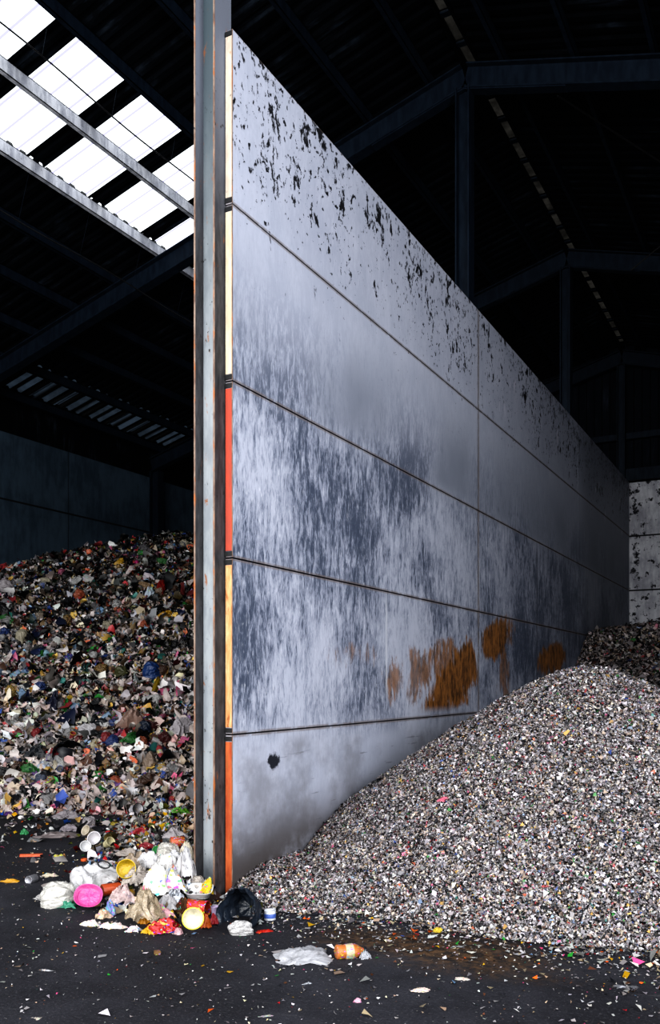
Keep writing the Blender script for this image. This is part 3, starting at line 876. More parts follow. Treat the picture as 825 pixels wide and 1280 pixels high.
def g_blob(seed, neck=False, rough=.2):
    bm = bmesh.new(); bmesh.ops.create_icosphere(bm, subdivisions=5, radius=1)
    for v in bm.verts:
        n = v.co.normalized(); ta = math.atan2(n.z, n.y)
        fold = ridged((math.cos(ta) * 1.5, math.sin(ta) * 1.5, n.x * .7), 1.3, seed, 4) * (1 - abs(n.x) ** 5)
        r = 1 + rough * .9 * fold + .28 * mnoise.noise(n * 1.3 + Vector((seed * 3.3, 0, 0))) + .05 * ridged(n, 3.0, seed, 3)
        p = n * r
        if neck and n.x > .55:
            t = (n.x - .55) / .45
            q = 1 - .75 * math.sin(min(t, .75) / .75 * math.pi * .5) + (.5 * max(0, t - .72) / .28)
            p = Vector((p.x + 1.0 * t, p.y * q, p.z * q))
        p.z = max(p.z * .8, -.38 + .08 * p.z)
        v.co = p
    vs = [tuple(v.co) for v in bm.verts]; fs = [tuple(v.index for v in f.verts) for f in bm.faces]; bm.free()
    return unit(vs), fs


def g_sheet(seed, nx=26, ny=20, dome=.5, freq=2.4, rag=.13):
    vs = []
    for i in range(nx + 1):
        for j in range(ny + 1):
            x, y = i / nx - .5, j / ny - .5
            q = Vector((x * 2 + seed * 3.7, y * 2 - seed * 1.9, seed))
            e = max(abs(x), abs(y)) * 2
            ox = rag * e * mnoise.noise(q * 1.6) * 2; oy = rag * e * mnoise.noise(q * 1.6 + Vector((9, 4, 1))) * 2
            c = 1 - .22 * (abs(x) * abs(y) * 4) ** 1.5
            z = ridged((x, y, 0), freq, seed, 5) * .42 * (1 - .45 * e ** 2) + dome * (1 - e * e)
            vs.append(((x + ox) * c, (y + oy) * c, z))
    fs = [(i * (ny + 1) + j, (i + 1) * (ny + 1) + j, (i + 1) * (ny + 1) + j + 1, i * (ny + 1) + j + 1) for i in range(nx) for j in range(ny)]
    return unit(vs), fs


def g_lathe(prof, seg=28, dent=0.0, seed=0, axis='z', arc=None):
    vs, fs = [], []
    for (r, z) in prof:
        for k in range(seg):
            t = 2 * math.pi * k / seg
            rr = r * (1 + dent * mnoise.noise(Vector((math.cos(t) * 1.2, math.sin(t) * 1.2, z * 2.5 + seed * 5))))
            p = (rr * math.cos(t), rr * math.sin(t), z)
            if axis == 'x': p = (p[2] - .5, p[0], p[1] + .5)
            vs.append(p)
    for i in range(len(prof) - 1):
        for k in range(seg):
            k2 = (k + 1) % seg
            fs.append((i * seg + k, i * seg + k2, (i + 1) * seg + k2, (i + 1) * seg + k))
    return vs, fs


def g_openbag(seed):
    vs, fs, n, m = [], [], 30, 44
    for i in range(n + 1):
        s = i / n
        for k in range(m):
            t = 2 * math.pi * k / m
            r = (1 - .5 * s * s) * (1.0 if s < .94 else (1 - s) / .06 * .9 + .1)
            x, z = r * .5 * math.cos(t), r * .55 * math.sin(t)
            w = ridged((math.cos(t), math.sin(t), s * 1.6), 1.6, seed, 4)
            x *= 1 + .16 * w; z *= 1 + .16 * w
            y = -.5 + s + .1 * mnoise.noise(Vector((math.cos(t) * 1.5, math.sin(t) * 1.5, seed))) + (.25 * math.sin(t) if s < .5 else .125) * (1 - s)
            vs.append((x, y, max(z, -.28 + .06 * z)))
    for i in range(n):
        for k in range(m):
            k2 = (k + 1) % m
            fs.append((i * m + k, i * m + k2, (i + 1) * m + k2, (i + 1) * m + k))
    return unit(vs), fs


def g_box(seed, crush=.10):
    bm = bmesh.new(); bmesh.ops.create_cube(bm, size=1)
    bmesh.ops.subdivide_edges(bm, edges=bm.edges[:], cuts=5, use_grid_fill=True)
    for v in bm.verts:
        q = v.co * 1.5 + Vector((seed * 4.1, seed, 0))
        v.co += Vector((mnoise.noise(q), mnoise.noise(q + Vector((5, 0, 0))), mnoise.noise(q + Vector((0, 7, 0))))) * crush * 2
    vs = [tuple(v.co) for v in bm.verts]; fs = [tuple(v.index for v in f.verts) for f in bm.faces]; bm.free()
    return unit(vs), fs


def g_tray(seed, ribs=0, depth=1.0, sq=4.0):
    """shallow dish, superellipse outline, ribs pressed into the floor"""
    vs, fs, seg = [], [], 40
    prof = ((.0, .12), (.2, .12), (.36, .12), (.40, .22), (.46, .92), (.5, 1.0), (.5, .93), (.44, .80), (.385, .06), (.3, 0), (.0, 0))
    for (r, z) in prof:
        for k in range(seg):
            t = 2 * math.pi * k / seg; c, s = math.cos(t), math.sin(t)
            q = (abs(c) ** sq + abs(s) ** sq) ** (-1 / sq)
            x, y = r * q * c, r * q * s
            zz = z + .06 * mnoise.noise(Vector((x * 3, y * 3, seed)))
            if ribs and r < .4: zz += .10 * math.cos(x * 2 * math.pi * ribs)
            vs.append((x, y, zz))
    for i in range(len(prof) - 1):
        for k in range(seg):
            k2 = (k + 1) % seg
            fs.append((i * seg + k, i * seg + k2, (i + 1) * seg + k2, (i + 1) * seg + k))
    return unit(vs), fs


P_BOTTLE = [(0, .0), (.36, 0), (.47, .02), (.5, .06), (.5, .2), (.47, .24), (.5, .28), (.5, .55), (.46, .63), (.33, .75), (.2, .85), (.17, .88), (.17, .92)]
P_CAP = [(0.0, 1.0), (.19, 1.0), (.2, .985), (.2, .905), (.18, .9), (0, .9)]
P_LABEL = [(.506, .29), (.512, .295), (.512, .54), (.506, .545)]
P_CAN = [(0, .03), (.40, .03), (.43, 0), (.47, .02), (.5, .07), (.5, .9), (.45, .97), (.44, 1.0), (.42, .995), (.41, .96)]
P_CANLID = [(.41, .965), (.25, .96), (0, .96)]
P_TIN = [(0, .02), (.47, .02), (.49, 0), (.5, .03), (.48, .3), (.5, .34), (.48, .5), (.5, .66), (.48, .7), (.5, .96), (.5, 1), (.47, .97), (.46, .9), (.46, .1), (0, .08)]
P_CUP = [(0, 0), (.34, 0), (.36, .03), (.37, .12), (.47, .93), (.49, .95), (.49, 1.0), (.45, .97), (.44, .92), (.33, .1), (0, .07)]
P_RIM = [(.46, .95), (.505, .94), (.515, .97), (.505, 1.01), (.46, 1.0), (.46, .95)]
P_LID = [(0, .35), (.36, .35), (.40, .55), (.43, .8)]
P_LIDRIM = [(.42, .8), (.46, 1.0), (.5, .9), (.5, .05), (.47, .0), (.45, .6), (.42, .78)]

MC = {}


def shape(kind, seed, mat):
    key = (kind, seed, mat)
    if key in MC: return MC[key]
    sm = True
    if kind == 'bag': v = g_blob(seed, True)
    elif kind == 'lump': v = g_blob(seed, False, .26)
    elif kind == 'sheet': v = g_sheet(seed)
    elif kind == 'flat': v = g_sheet(seed, 24, 18, .2, 1.6, .1)
    elif kind == 'wad': v = g_sheet(seed, 50, 42, 1.0, 3.4, .2)
    elif kind == 'strip': v = g_sheet(seed, 30, 6, .2, 2.0, .05)
    elif kind == 'openbag': v = g_openbag(seed)
    elif kind == 'box': v = g_box(seed); sm = False
    elif kind == 'stick': v = g_box(seed, .02); sm = False
    elif kind == 'tray': v = g_tray(seed)
    elif kind == 'ribtray': v = g_tray(seed, 4, 1, 2.3)
    elif kind == 'bottle': v = g_lathe(P_BOTTLE, 26, .16, seed, 'x')
    elif kind == 'bottle.cap': v = g_lathe(P_CAP, 18, 0, seed, 'x')
    elif kind == 'bottle.label': v = g_lathe(P_LABEL, 26, .16, seed, 'x')
    elif kind == 'can': v = g_lathe(P_CAN, 28, .08, seed, 'x')
    elif kind == 'can.lid': v = g_lathe(P_CANLID, 28, 0, seed, 'x')
    elif kind == 'tin': v = g_lathe(P_TIN, 28, .04, seed, 'x')
    elif kind == 'pot': v = g_lathe(P_TIN, 28, .03, seed, 'z')
    elif kind == 'pot.band': v = g_lathe([(.507, .3), (.512, .32), (.512, .68), (.507, .7)], 28, .03, seed, 'z')
    elif kind == 'cup': v = g_lathe(P_CUP, 28, .05, seed, 'z')
    elif kind == 'cup.rim': v = g_lathe(P_RIM, 28, .02, seed, 'z')
    elif kind == 'lid': v = g_lathe(P_LID, 32, 0, seed, 'z')
    elif kind == 'lid.rim': v = g_lathe(P_LIDRIM, 32, 0, seed, 'z')
    MC[key] = mk(kind.replace('.', '_'), v[0], v[1], M[mat], sm)
    return MC[key]


YAW = math.radians(27.92)


def col_of(c):
    return (*PAL[c], 1) if c in PAL else (*lin(c), 1)


def thing(name, label, cat, kind, seed, mat, color, loc, scale, rot, group=None, parts=()):
    o = bpy.data.objects.new(name, shape(kind, seed, mat)); C.objects.link(o)
    o.location, o.scale, o.rotation_euler = loc, scale, rot
    o.color = tuple(c * .54 for c in col_of(color)[:3]) + (1,)
    tag(o, label, cat, group)
    for (pn, pk, pm, pc) in parts:
        c = bpy.data.objects.new(pn, shape(pk, seed, pm)); C.objects.link(c); c.parent = o
        c.color = tuple(q * .54 for q in col_of(pc)[:3]) + (1,)
    return o


PARTS = {'bottle': lambda c, c2: (('cap', 'bottle.cap', 'rigid', c2), ('bottle_label', 'bottle.label', 'printed', 'cream')),
         'can': lambda c, c2: (('lid', 'can.lid', 'tin', 'pale_grey'),),
         'cup': lambda c, c2: (('rim', 'cup.rim', 'rigid', c2),),
         'pot': lambda c, c2: (('label_band', 'pot.band', 'rigid', c2),),
         'lid': lambda c, c2: (('rim', 'lid.rim', 'rigid', c2),)}


def put(name, cat, kind, mat, color, x, y, w, h, d, label, rot=0, pitch=0, roll=0, seed=1, c2='white', up=0.0, parts=None, group=None):
    """stand a piece where the ground or heap is seen at (x, y); w, h, d in picture pixels at that distance"""
    p, D = surf(x, y); m = D / FPX
    up += .5 * d * abs(math.sin(pitch)) + .5 * w * abs(math.sin(roll)) * .6 if abs(pitch) > .8 else 0
    q = p + FV * (d * m * .45)
    z = float(H(q.x, q.y)) * .4 + p.z * .6
    return thing(name, label, cat, kind, seed, mat, color, (q.x, q.y, z + up * m - .006), (w * m, d * m, h * m), (pitch, roll, YAW + rot), group,
                 parts if parts is not None else (PARTS[kind](color, c2) if kind in PARTS else ()))


# --- the cluster at the foot of the column
b = put('plastic_bag', 'bag', 'wad', 'film', 'f0eef0', 116, 1117, 76, 34, 64, 'white plastic bag with a black oval mark, left end of the cluster', rot=.25, seed=3)
m_ = shape('lid.rim', 2, 'rigid'); c = bpy.data.objects.new('oval_mark', m_); C.objects.link(c); c.parent = b
c.scale = (.20, .34, .06); c.location = (.08, -.24, .95); c.rotation_euler = (.6, 0, .3); c.color = col_of('black'); c['label'] = 'black oval ring printed on the bag'
put('clear_bag', 'bag', 'lump', 'clear', 'f2efe8', 68, 1136, 46, 32, 40, 'bulging clear and white bag at the far left of the cluster', seed=4, rot=.2)
put('plastic_bag', 'bag', 'wad', 'film', 'f5f3f0', 80, 1124, 24, 22, 24, 'pale cream bag leaning on the bag with the oval mark', seed=7)
put('food_tray', 'tray', 'ribtray', 'rigid', 'd0509a', 108, 1140, 36, 9, 30, 'bright pink ribbed oval tray tilted up on its edge', pitch=1.0, roll=.12, seed=2, up=2)
put('netting_scrap', 'netting', 'wad', 'film', '57b596', 82, 1136, 26, 11, 20, 'green netting scrap beside the pink tray', seed=11)
put('plastic_tub', 'tub', 'pot', 'rigid', 'e2c02c', 157, 1109, 24, 17, 24, 'yellow tub with a white and blue band lying on its side', pitch=1.2, roll=.3, seed=2, c2='b9cfe6', up=4)
put('crushed_can', 'can', 'can', 'rigid', 'c0562a', 137, 1124, 24, 15, 15, 'crushed orange brown can below the yellow tub', rot=.6, seed=5, up=3)
put('paper_wrapper', 'wrapper', 'wad', 'card', 'd8bfa6', 128, 1150, 22, 14, 20, 'beige wrapper between the pink tray and the brown bag', seed=14)
put('paper_sheet', 'paper', 'sheet', 'card', 'e8ddd6', 113, 1159, 34, 9, 20, 'folded pale paper lying at the front left of the cluster', seed=9, rot=-.2)
put('paper_sheet', 'paper', 'sheet', 'card', 'efe0d8', 139, 1162, 38, 9, 18, 'cream stained paper sheet in front of the brown bag', seed=12, rot=.1)
put('film_wrapper', 'wrapper', 'wad', 'printed', '8aa6d8', 137, 1146, 14, 22, 16, 'blue and white printed wrapper standing behind the cream paper', seed=8)
put('plastic_bag', 'bag', 'wad', 'clear', 'c4b298', 176, 1158, 52, 46, 46, 'large crumpled translucent brownish bag in the middle of the cluster', seed=6, rot=2.2)
put('plastic_bag', 'bag', 'wad', 'printed', 'f2efec', 203, 1128, 62, 52, 54, 'large white printed bag heaped behind the translucent brownish bag', seed=5)
put('plastic_bag', 'bag', 'wad', 'film', 'b8a592', 168, 1094, 46, 28, 40, 'greyish beige film bag at the back left of the cluster', seed=16, rot=.4)
put('plastic_bag', 'bag', 'wad', 'film', 'eceaec', 230, 1106, 30, 46, 34, 'white crumpled bag pressed against the left side of the column', seed=17)
put('clear_bag', 'bag', 'lump', 'clear', 'd9d4cc', 207, 1082, 30, 26, 30, 'small translucent bag above the large white printed bag', seed=18)
put('green_disc', 'disc', 'lid', 'rigid', '1f8f45', 196, 1072, 14, 3, 12, 'green round disc stuck upright in the bags', pitch=1.0, roll=.5, seed=1, c2='green')
put('crushed_can', 'can', 'can', 'printed', 'c8643a', 221, 1060, 18, 14, 14, 'orange brown can left of the column, above the white bags', seed=7, rot=.3)
put('blue_bag', 'bag', 'lump', 'film', 'navy', 235, 1094, 13, 10, 12, 'small navy blue bag beside the column', seed=19)
put('film_wrapper', 'wrapper', 'wad', 'printed', 'cf3030', 203, 1169, 46, 20, 26, 'red and white crisp wrapper at the front of the cluster', seed=22, rot=.15)
put('film_wrapper', 'wrapper', 'wad', 'film', 'edbd1e', 189, 1169, 30, 13, 20, 'bright yellow wrapper at the front of the cluster', seed=23)
put('film_wrapper', 'wrapper', 'wad', 'film', 'e8a024', 180, 1156, 20, 12, 18, 'orange yellow wrapper on the front of the brownish bag', seed=24)
put('film_sheet', 'film', 'wad', 'printed', 'eab4bc', 200, 1152, 38, 24, 24, 'pink and white patterned film above the red wrapper', seed=25, rot=-.2)
put('plastic_tub', 'tub', 'cup', 'rigid', 'f2ead0', 241, 1170, 27, 17, 27, 'cream tub with a yellow rim lying with its open mouth towards us', pitch=1.25, roll=.15, seed=3, c2='e8d23a', up=5)
put('food_tin', 'tin', 'tin', 'printed', 'd0401e', 246, 1146, 30, 19, 19, 'red and dark food tin lying behind the yellow rimmed tub', seed=4, rot=-.4)
put('food_tray', 'tray', 'tray', 'rigid', 'f0f0f2', 247, 1132, 36, 12, 30, 'white shallow food tray resting against the column', seed=5, pitch=.25, up=6)
put('film_wrapper', 'wrapper', 'wad', 'printed', 'f0d030', 257, 1124, 19, 26, 12, 'yellow and red pack propped upright against the column front', seed=26, rot=.3, pitch=.3, up=4)
put('clear_bag', 'bag', 'lump', 'clear', 'c9bfb6', 244, 1112, 20, 16, 18, 'little grey translucent bag behind the yellow and red pack', seed=27)
put('film_wrapper', 'wrapper', 'wad', 'film', 'e5701f', 257, 1162, 14, 20, 12, 'orange wrapper right of the yellow rimmed tub', seed=28)
put('film_wrapper', 'wrapper', 'wad', 'film', 'b01f2c', 267, 1157, 13, 16, 12, 'dark red wrapper at the foot of the column', seed=29)
put('plastic_cup', 'cup', 'cup', 'rigid', 'c9b8d8', 268, 1146, 11, 13, 11, 'small lilac cup against the foot of the column', seed=4, c2='c9b8d8')
put('brown_paper', 'paper', 'wad', 'card', '5a3c28', 228, 1146, 26, 22, 22, 'crumpled brown paper between the film and the tin', seed=31)
put('crumpled_foil', 'foil', 'wad', 'tin', 'b9bcc4', 217, 1134, 26, 20, 22, 'crumpled grey foil sheet on the right of the white bags', seed=32, rot=.7)
put('paper_scrap', 'paper', 'wad', 'film', 'f2c6cc', 222, 1169, 13, 10, 10, 'small pale pink scrap left of the yellow rimmed tub', seed=33)
put('black_bag', 'bag', 'openbag', 'rigid', '2e3744', 300, 1160, 54, 46, 62, 'black plastic bag gaping open at the right of the column', seed=3, rot=-.35)
put('clear_bag', 'bag', 'lump', 'clear', 'd2d0d0', 300, 1170, 34, 19, 20, 'clear film bag in the mouth of the black bag', seed=35)
put('red_strip', 'strip', 'strip', 'film', 'd8301e', 330, 1166, 24, 5, 8, 'thin red plastic strip in front of the black bag', seed=3, rot=.3)
put('food_tin', 'tin', 'tin', 'tin', '8a8a3a', 320, 1140, 15, 12, 12, 'small greenish gold tin tipped beside the black bag', seed=6, rot=1.2)
put('plastic_pot', 'pot', 'pot', 'rigid', 'eceff6', 337, 1151, 15, 13, 15, 'small white pot with blue band at the edge of the granulate', seed=7, c2='5a78c8')
put('film_sheet', 'film', 'sheet', 'film', 'dcdce2', 378, 1208, 82, 15, 80, 'flat translucent white film bag lying alone on the asphalt', seed=41, rot=-.25)
put('plastic_bottle', 'bottle', 'bottle', 'printed', 'd98a4a', 439, 1200, 40, 19, 22, 'crushed bottle with orange print beside the flat white film', seed=42, rot=.25, c2='charcoal')
put('film_scrap', 'film', 'wad', 'clear', 'c9ccd4', 457, 1200, 16, 12, 12, 'clear crumpled film at the right end of the orange printed bottle', seed=43)
put('white_strip', 'strip', 'strip', 'film', 'e0e0e4', 58, 1215, 36, 3, 8, 'thin white plastic strip on the asphalt at lower left', seed=44, rot=-.35)
put('grey_strip', 'strip', 'strip', 'card', 'aaa8a6', 331, 1272, 28, 3, 10, 'grey flat strip on the asphalt at the bottom edge', seed=45, rot=.35)
put('paper_scrap', 'paper', 'flat', 'card', 'c9bfb4', 44, 1276, 20, 3, 14, 'beige paper scrap on the asphalt in the bottom left corner', seed=46)
put('film_strip', 'film', 'strip', 'clear', 'dfe3ea', 383, 1232, 22, 3, 10, 'pale film strip on the asphalt below the flat white film', seed=47, rot=.9)
put('pink_scrap', 'scrap', 'wad', 'printed', 'e8b0c4', 447, 1254, 13, 7, 9, 'small pink and white scrap on the asphalt at bottom centre', seed=48)
put('brown_stub', 'scrap', 'stick', 'card', '8a6a48', 196, 1194, 7, 6, 7, 'small brown stub on the asphalt below the red wrapper', seed=2, rot=.5)
put('paper_scrap', 'paper', 'flat', 'card', 'e0d0c4', 526, 1241, 26, 5, 16, 'crumpled cream paper on the asphalt right of the pink scrap', seed=49)
put('paper_scrap', 'paper', 'flat', 'card', 'dcd0c8', 580, 1226, 22, 4, 14, 'pale paper flake on the asphalt at the edge of the brown stain', seed=50)
put('foil_scrap', 'foil', 'flat', 'tin', 'c9c9d0', 784, 1236, 34, 4, 14, 'long grey foil scrap on the asphalt at lower right', seed=51)
put('yellow_scrap', 'scrap', 'wad', 'film', 'e8cc3a', 549, 1166, 18, 7, 10, 'yellow film scrap at the toe of the granulate pile', seed=52)
put('pink_film', 'film', 'wad', 'film', 'ee7f98', 556, 1003, 20, 7, 10, 'small pink film halfway up the granulate pile', seed=53)
put('black_scrap', 'scrap', 'wad', 'film', '15161c', 474, 979, 20, 7, 12, 'black scrap where the granulate meets the partition', seed=54, rot=.4)
put('dark_scrap', 'scrap', 'wad', 'film', '20242e', 567, 1050, 14, 6, 8, 'dark scrap low on the granulate pile', seed=55)

put('film_sheet', 'film', 'wad', 'film', 'e9e7ea', 94, 1128, 34, 22, 24, 'white film sheet folded behind the pink tray', seed=81)
put('film_sheet', 'film', 'wad', 'clear', 'e0c6c4', 152, 1134, 36, 26, 26, 'pale pink clear film between orange can and brownish bag', seed=82)
put('film_sheet', 'film', 'wad', 'clear', 'cfc4bb', 172, 1112, 46, 26, 30, 'dusty clear film behind the translucent brownish bag', seed=83)
put('plastic_bag', 'bag', 'wad', 'film', 'f0eef0', 186, 1090, 40, 24, 30, 'white film bag at the back of the cluster near the green disc', seed=84)
put('plastic_bag', 'bag', 'wad', 'film', 'f3f1f4', 216, 1098, 36, 34, 26, 'white bag with soft folds between the printed bag and the column', seed=85)
put('film_sheet', 'film', 'wad', 'film', 'd6d2d4', 208, 1142, 30, 22, 20, 'grey white film sheet above the pink patterned film', seed=86)
put('plastic_bag', 'bag', 'wad', 'film', 'eef0f0', 128, 1106, 40, 18, 30, 'white bag corner spread behind the yellow tub', seed=87)
put('film_sheet', 'film', 'wad', 'clear', 'd9d6d6', 50, 1126, 24, 10, 20, 'thin clear film at the very left tip of the cluster', seed=88)
put('film_wrapper', 'wrapper', 'wad', 'printed', 'e6d8dc', 165, 1166, 22, 9, 14, 'small printed wrapper at the front of the brownish bag', seed=89)
put('paper_wrapper', 'wrapper', 'wad', 'card', '3a2c26', 214, 1158, 18, 14, 14, 'dark brown wrapper behind the red crisp wrapper', seed=90)
put('film_sheet', 'film', 'wad', 'film', 'e6dcc8', 232, 1078, 22, 26, 20, 'cream film sheet high against the left side of the column', seed=91)
put('film_sheet', 'film', 'wad', 'film', 'd4ccd0', 218, 1050, 34, 16, 22, 'pale lilac film left of the column behind the white bags', seed=92)
put('film_sheet', 'film', 'wad', 'film', 'cbbfb8', 160, 1072, 40, 12, 22, 'dusty film spread between the open cans and the red wrapper', seed=93)

# --- litter left of the cluster
put('orange_stick', 'stick', 'stick', 'rigid', 'e8622a', 38, 1071, 28, 4, 5, 'orange flat plastic stick on the dark asphalt', seed=3, rot=.12)
for k, (x, y, w, h, c, lb) in enumerate(((114, 1052, 13, 13, 'e8dcc8', 'cream paper cup topmost in the heap of cups'), (119, 1063, 17, 12, 'ece8ec', 'white paper cup lying in the middle of the heap of cups'), (104, 1071, 14, 10, 'f0f0f2', 'white paper cup at the front left of the heap of cups'), (131, 1066, 13, 11, 'e6dcb0', 'yellowish cup at the right of the heap of cups'))):
    put('paper_cup', 'cup', 'cup', 'rigid', c, x, y, w, h, w, lb, pitch=1.1, rot=.5 * k - .6, seed=5 + k, c2=c, group='paper cups on the asphalt', up=4)
put('drink_can', 'can', 'tin', 'tin', '8a7a48', 137, 1053, 13, 12, 12, 'open dull gold can right of the paper cups, upper one', seed=8, rot=1.3)
put('drink_can', 'can', 'tin', 'tin', '3a3630', 143, 1063, 14, 11, 12, 'open dark can right of the paper cups, lower one', seed=9, rot=1.7)
put('drink_can', 'can', 'tin', 'tin', 'd8d8e0', 38, 1104, 13, 10, 11, 'silver can lying alone on the dark asphalt at left', seed=10, rot=1.2)
put('yellow_pack', 'pack', 'flat', 'film', 'e0a82a', 10, 1104, 26, 6, 12, 'yellow orange pack lying at the left edge of the asphalt', seed=61, rot=.1)
put('film_wrapper', 'wrapper', 'flat', 'printed', 'd8cf5a', 72, 1072, 16, 5, 10, 'yellow wrapper on asphalt between stick and cups', seed=62)
put('orange_disc', 'disc', 'lid', 'rigid', 'e8701f', 104, 1077, 8, 4, 8, 'round orange disc on the asphalt in front of the cups', seed=1, c2='orange')
put('film_scrap', 'film', 'wad', 'clear', 'd0c8cc', 130, 1086, 40, 10, 20, 'crumpled clear film with a pink stripe behind the oval mark bag', seed=63)
put('film_scrap', 'film', 'wad', 'film', 'b4aaa6', 62, 1112, 34, 8, 26, 'dull grey film left of the bag with the oval mark', seed=64)
put('paper_scrap', 'paper', 'flat', 'card', 'ddd2bc', 60, 1097, 22, 6, 12, 'cream paper scrap behind the dull grey film', seed=65)
put('film_scrap', 'film', 'wad', 'film', 'a89c9c', 70, 1048, 66, 7, 30, 'long dusty grey film strung out flat on the asphalt', seed=66, rot=.05)
put('film_scrap', 'film', 'wad', 'film', 'b5abb2', 84, 1040, 26, 10, 20, 'dusty lilac film heaped on the long grey film', seed=67)
put('film_scrap', 'film', 'wad', 'film', 'bcb3b8', 80, 1024, 40, 11, 26, 'pale lilac film in front of the waste heap', seed=68)
put('clear_bag', 'bag', 'lump', 'clear', 'c0b8bc', 109, 1034, 18, 14, 18, 'small greyish clear bag in front of the waste heap', seed=69)
put('green_scrap', 'scrap', 'wad', 'film', '46b070', 29, 1044, 11, 9, 9, 'small bright green scrap on the asphalt at left', seed=70)
put('film_wrapper', 'wrapper', 'wad', 'printed', 'c23a44', 178, 1044, 34, 10, 18, 'red and white wrapper on the litter left of the column', seed=71)
put('film_wrapper', 'wrapper', 'wad', 'film', 'e03020', 128, 1012, 18, 8, 10, 'orange red wrapper at the toe of the waste heap', seed=72, rot=.6)
put('film_wrapper', 'wrapper', 'wad', 'printed', '6fae3c', 225, 1020, 32, 12, 16, 'green and red printed wrapper left of the column at heap toe', seed=73, rot=.3)
put('blue_bag', 'bag', 'lump', 'film', '5a7fc0', 201, 1012, 17, 15, 15, 'sky blue crumpled bag at the toe of the waste heap', seed=74)
put('white_tub', 'tub', 'cup', 'rigid', 'e8e6ec', 164, 1020, 18, 11, 14, 'white tub showing its dark mouth at the heap toe', seed=11, pitch=1.3, rot=1.0, c2='charcoal')
put('yellow_wrapper', 'wrapper', 'flat', 'film', 'd8c048', 138, 1032, 24, 5, 10, 'dull yellow wrapper lying in front of the white tub', seed=75)
put('film_wrapper', 'wrapper', 'wad', 'film', 'b83848', 182, 1062, 26, 9, 14, 'dark pink wrapper behind the beige film bag', seed=76)

# --- pieces that stand out on the heap
for row in (
    ('film_sheet', 'film', 'wad', 'film', 'dda81c', 209, 774, 34, 11, 14, 'long yellow film high on the heap beside the column', .35),
    ('film_sheet', 'film', 'wad', 'film', 'd8a81e', 152, 708, 24, 11, 14, 'crumpled yellow film near the crest of the heap', -.1),
    ('pink_scrap', 'scrap', 'wad', 'film', 'd8308a', 170, 708, 8, 8, 8, 'hot pink scrap beside the yellow film near the crest', 0),
    ('red_wrapper', 'wrapper', 'wad', 'film', 'b83030', 209, 682, 10, 7, 8, 'red wrapper at the crest of the heap', -.4),
    ('blue_scrap', 'scrap', 'wad', 'film', '6fa8e0', 217, 687, 10, 8, 8, 'light blue scrap beside the red wrapper at the crest', 0),
    ('white_card', 'card', 'flat', 'card', 'cfdbe8', 186, 748, 13, 16, 8, 'pale blue white card stuck upright high on the heap', .3),
    ('red_rag', 'rag', 'wad', 'cloth', '8a2420', 199, 744, 12, 20, 10, 'dark red rag beside the upright pale card', .5),
    ('blue_film', 'film', 'wad', 'film', '8fb8e0', 124, 768, 22, 9, 12, 'light blue film on the upper heap left of centre', .2),
    ('blue_bag', 'bag', 'bag', 'film', '2f5594', 192, 852, 32, 24, 22, 'royal blue bag on the heap left of the column', .2),
    ('navy_bag', 'bag', 'lump', 'film', '1a2a44', 181, 921, 18, 20, 16, 'dark navy bag in the middle of the heap', 0),
    ('black_bag', 'bag', 'openbag', 'film', '14181e', 80, 955, 40, 30, 26, 'black bag gaping open low on the heap', .5),
    ('black_bag', 'bag', 'wad', 'film', '1c222c', 45, 950, 36, 18, 20, 'flattened black bag left of the gaping black bag', 0),
    ('blue_tub', 'tub', 'lump', 'rigid', 'a8d0e0', 52, 822, 16, 10, 10, 'pale turquoise rounded tub on the heap at left', .3),
    ('navy_strip', 'film', 'wad', 'film', '262b48', 65, 892, 17, 32, 14, 'dark navy plastic strip hanging down the heap at left', .6),
    ('green_scrap', 'scrap', 'wad', 'film', '2f9440', 81, 892, 10, 22, 8, 'upright green scrap beside the navy plastic strip', .5),
    ('yellow_scrap', 'scrap', 'wad', 'film', 'd8b41c', 88, 880, 11, 12, 9, 'yellow scrap beside the upright green scrap', 0),
    ('yellow_scrap', 'scrap', 'wad', 'film', 'd0a02c', 42, 868, 20, 10, 10, 'dull yellow film on the left part of the heap', .3),
    ('beige_film', 'film', 'wad', 'film', 'b99a8c', 163, 916, 44, 32, 26, 'big dusty beige film in the middle of the heap', .4),
    ('beige_film', 'film', 'wad', 'film', 'b5a08f', 187, 966, 34, 26, 22, 'dusty beige film low on the heap near the column', -.3),
    ('white_bag', 'bag', 'wad', 'film', 'e6e2e6', 108, 922, 26, 18, 18, 'white crumpled bag above the gaping black bag', .1),
    ('white_box', 'box', 'box', 'card', 'ecebee', 149, 909, 12, 8, 8, 'small white box on the middle of the heap', .1),
    ('white_bag', 'bag', 'wad', 'film', 'd8e2f4', 54, 964, 30, 12, 16, 'bluish white bag below the gaping black bag', .2),
    ('white_bag', 'bag', 'wad', 'film', 'd9d2d8', 228, 922, 34, 26, 20, 'pale dusty bag on the heap against the column edge', .5),
    ('olive_rag', 'rag', 'wad', 'cloth', '8a7420', 191, 868, 10, 24, 10, 'olive yellow rag hanging below the royal blue bag', 1.2),
    ('dark_bag', 'bag', 'bag', 'film', '20242c', 128, 912, 30, 14, 18, 'dark grey bag left of the small white box', -.2),
    ('grey_ball', 'lump', 'lump', 'film', '5c6478', 50, 982, 16, 14, 14, 'slate blue balled bag low on the heap at left', 0),
    ('lilac_bag', 'bag', 'wad', 'film', 'b89ac8', 236, 908, 12, 16, 10, 'lilac bag scrap on the heap beside the column edge', 0),
    ('grey_bag', 'bag', 'lump', 'film', 'b8b0b4', 5, 742, 22, 18, 16, 'pale grey bag at the left end of the crest', 0),
):
    nm, cat, kd, mt, c, x, y, w, h, d, lb, rt = row
    put(nm, cat, kd, mt, c, x, y, w, h, d, lb, rot=rt, seed=(len(lb) * 7 + x) % 9 + 1, pitch=.35)

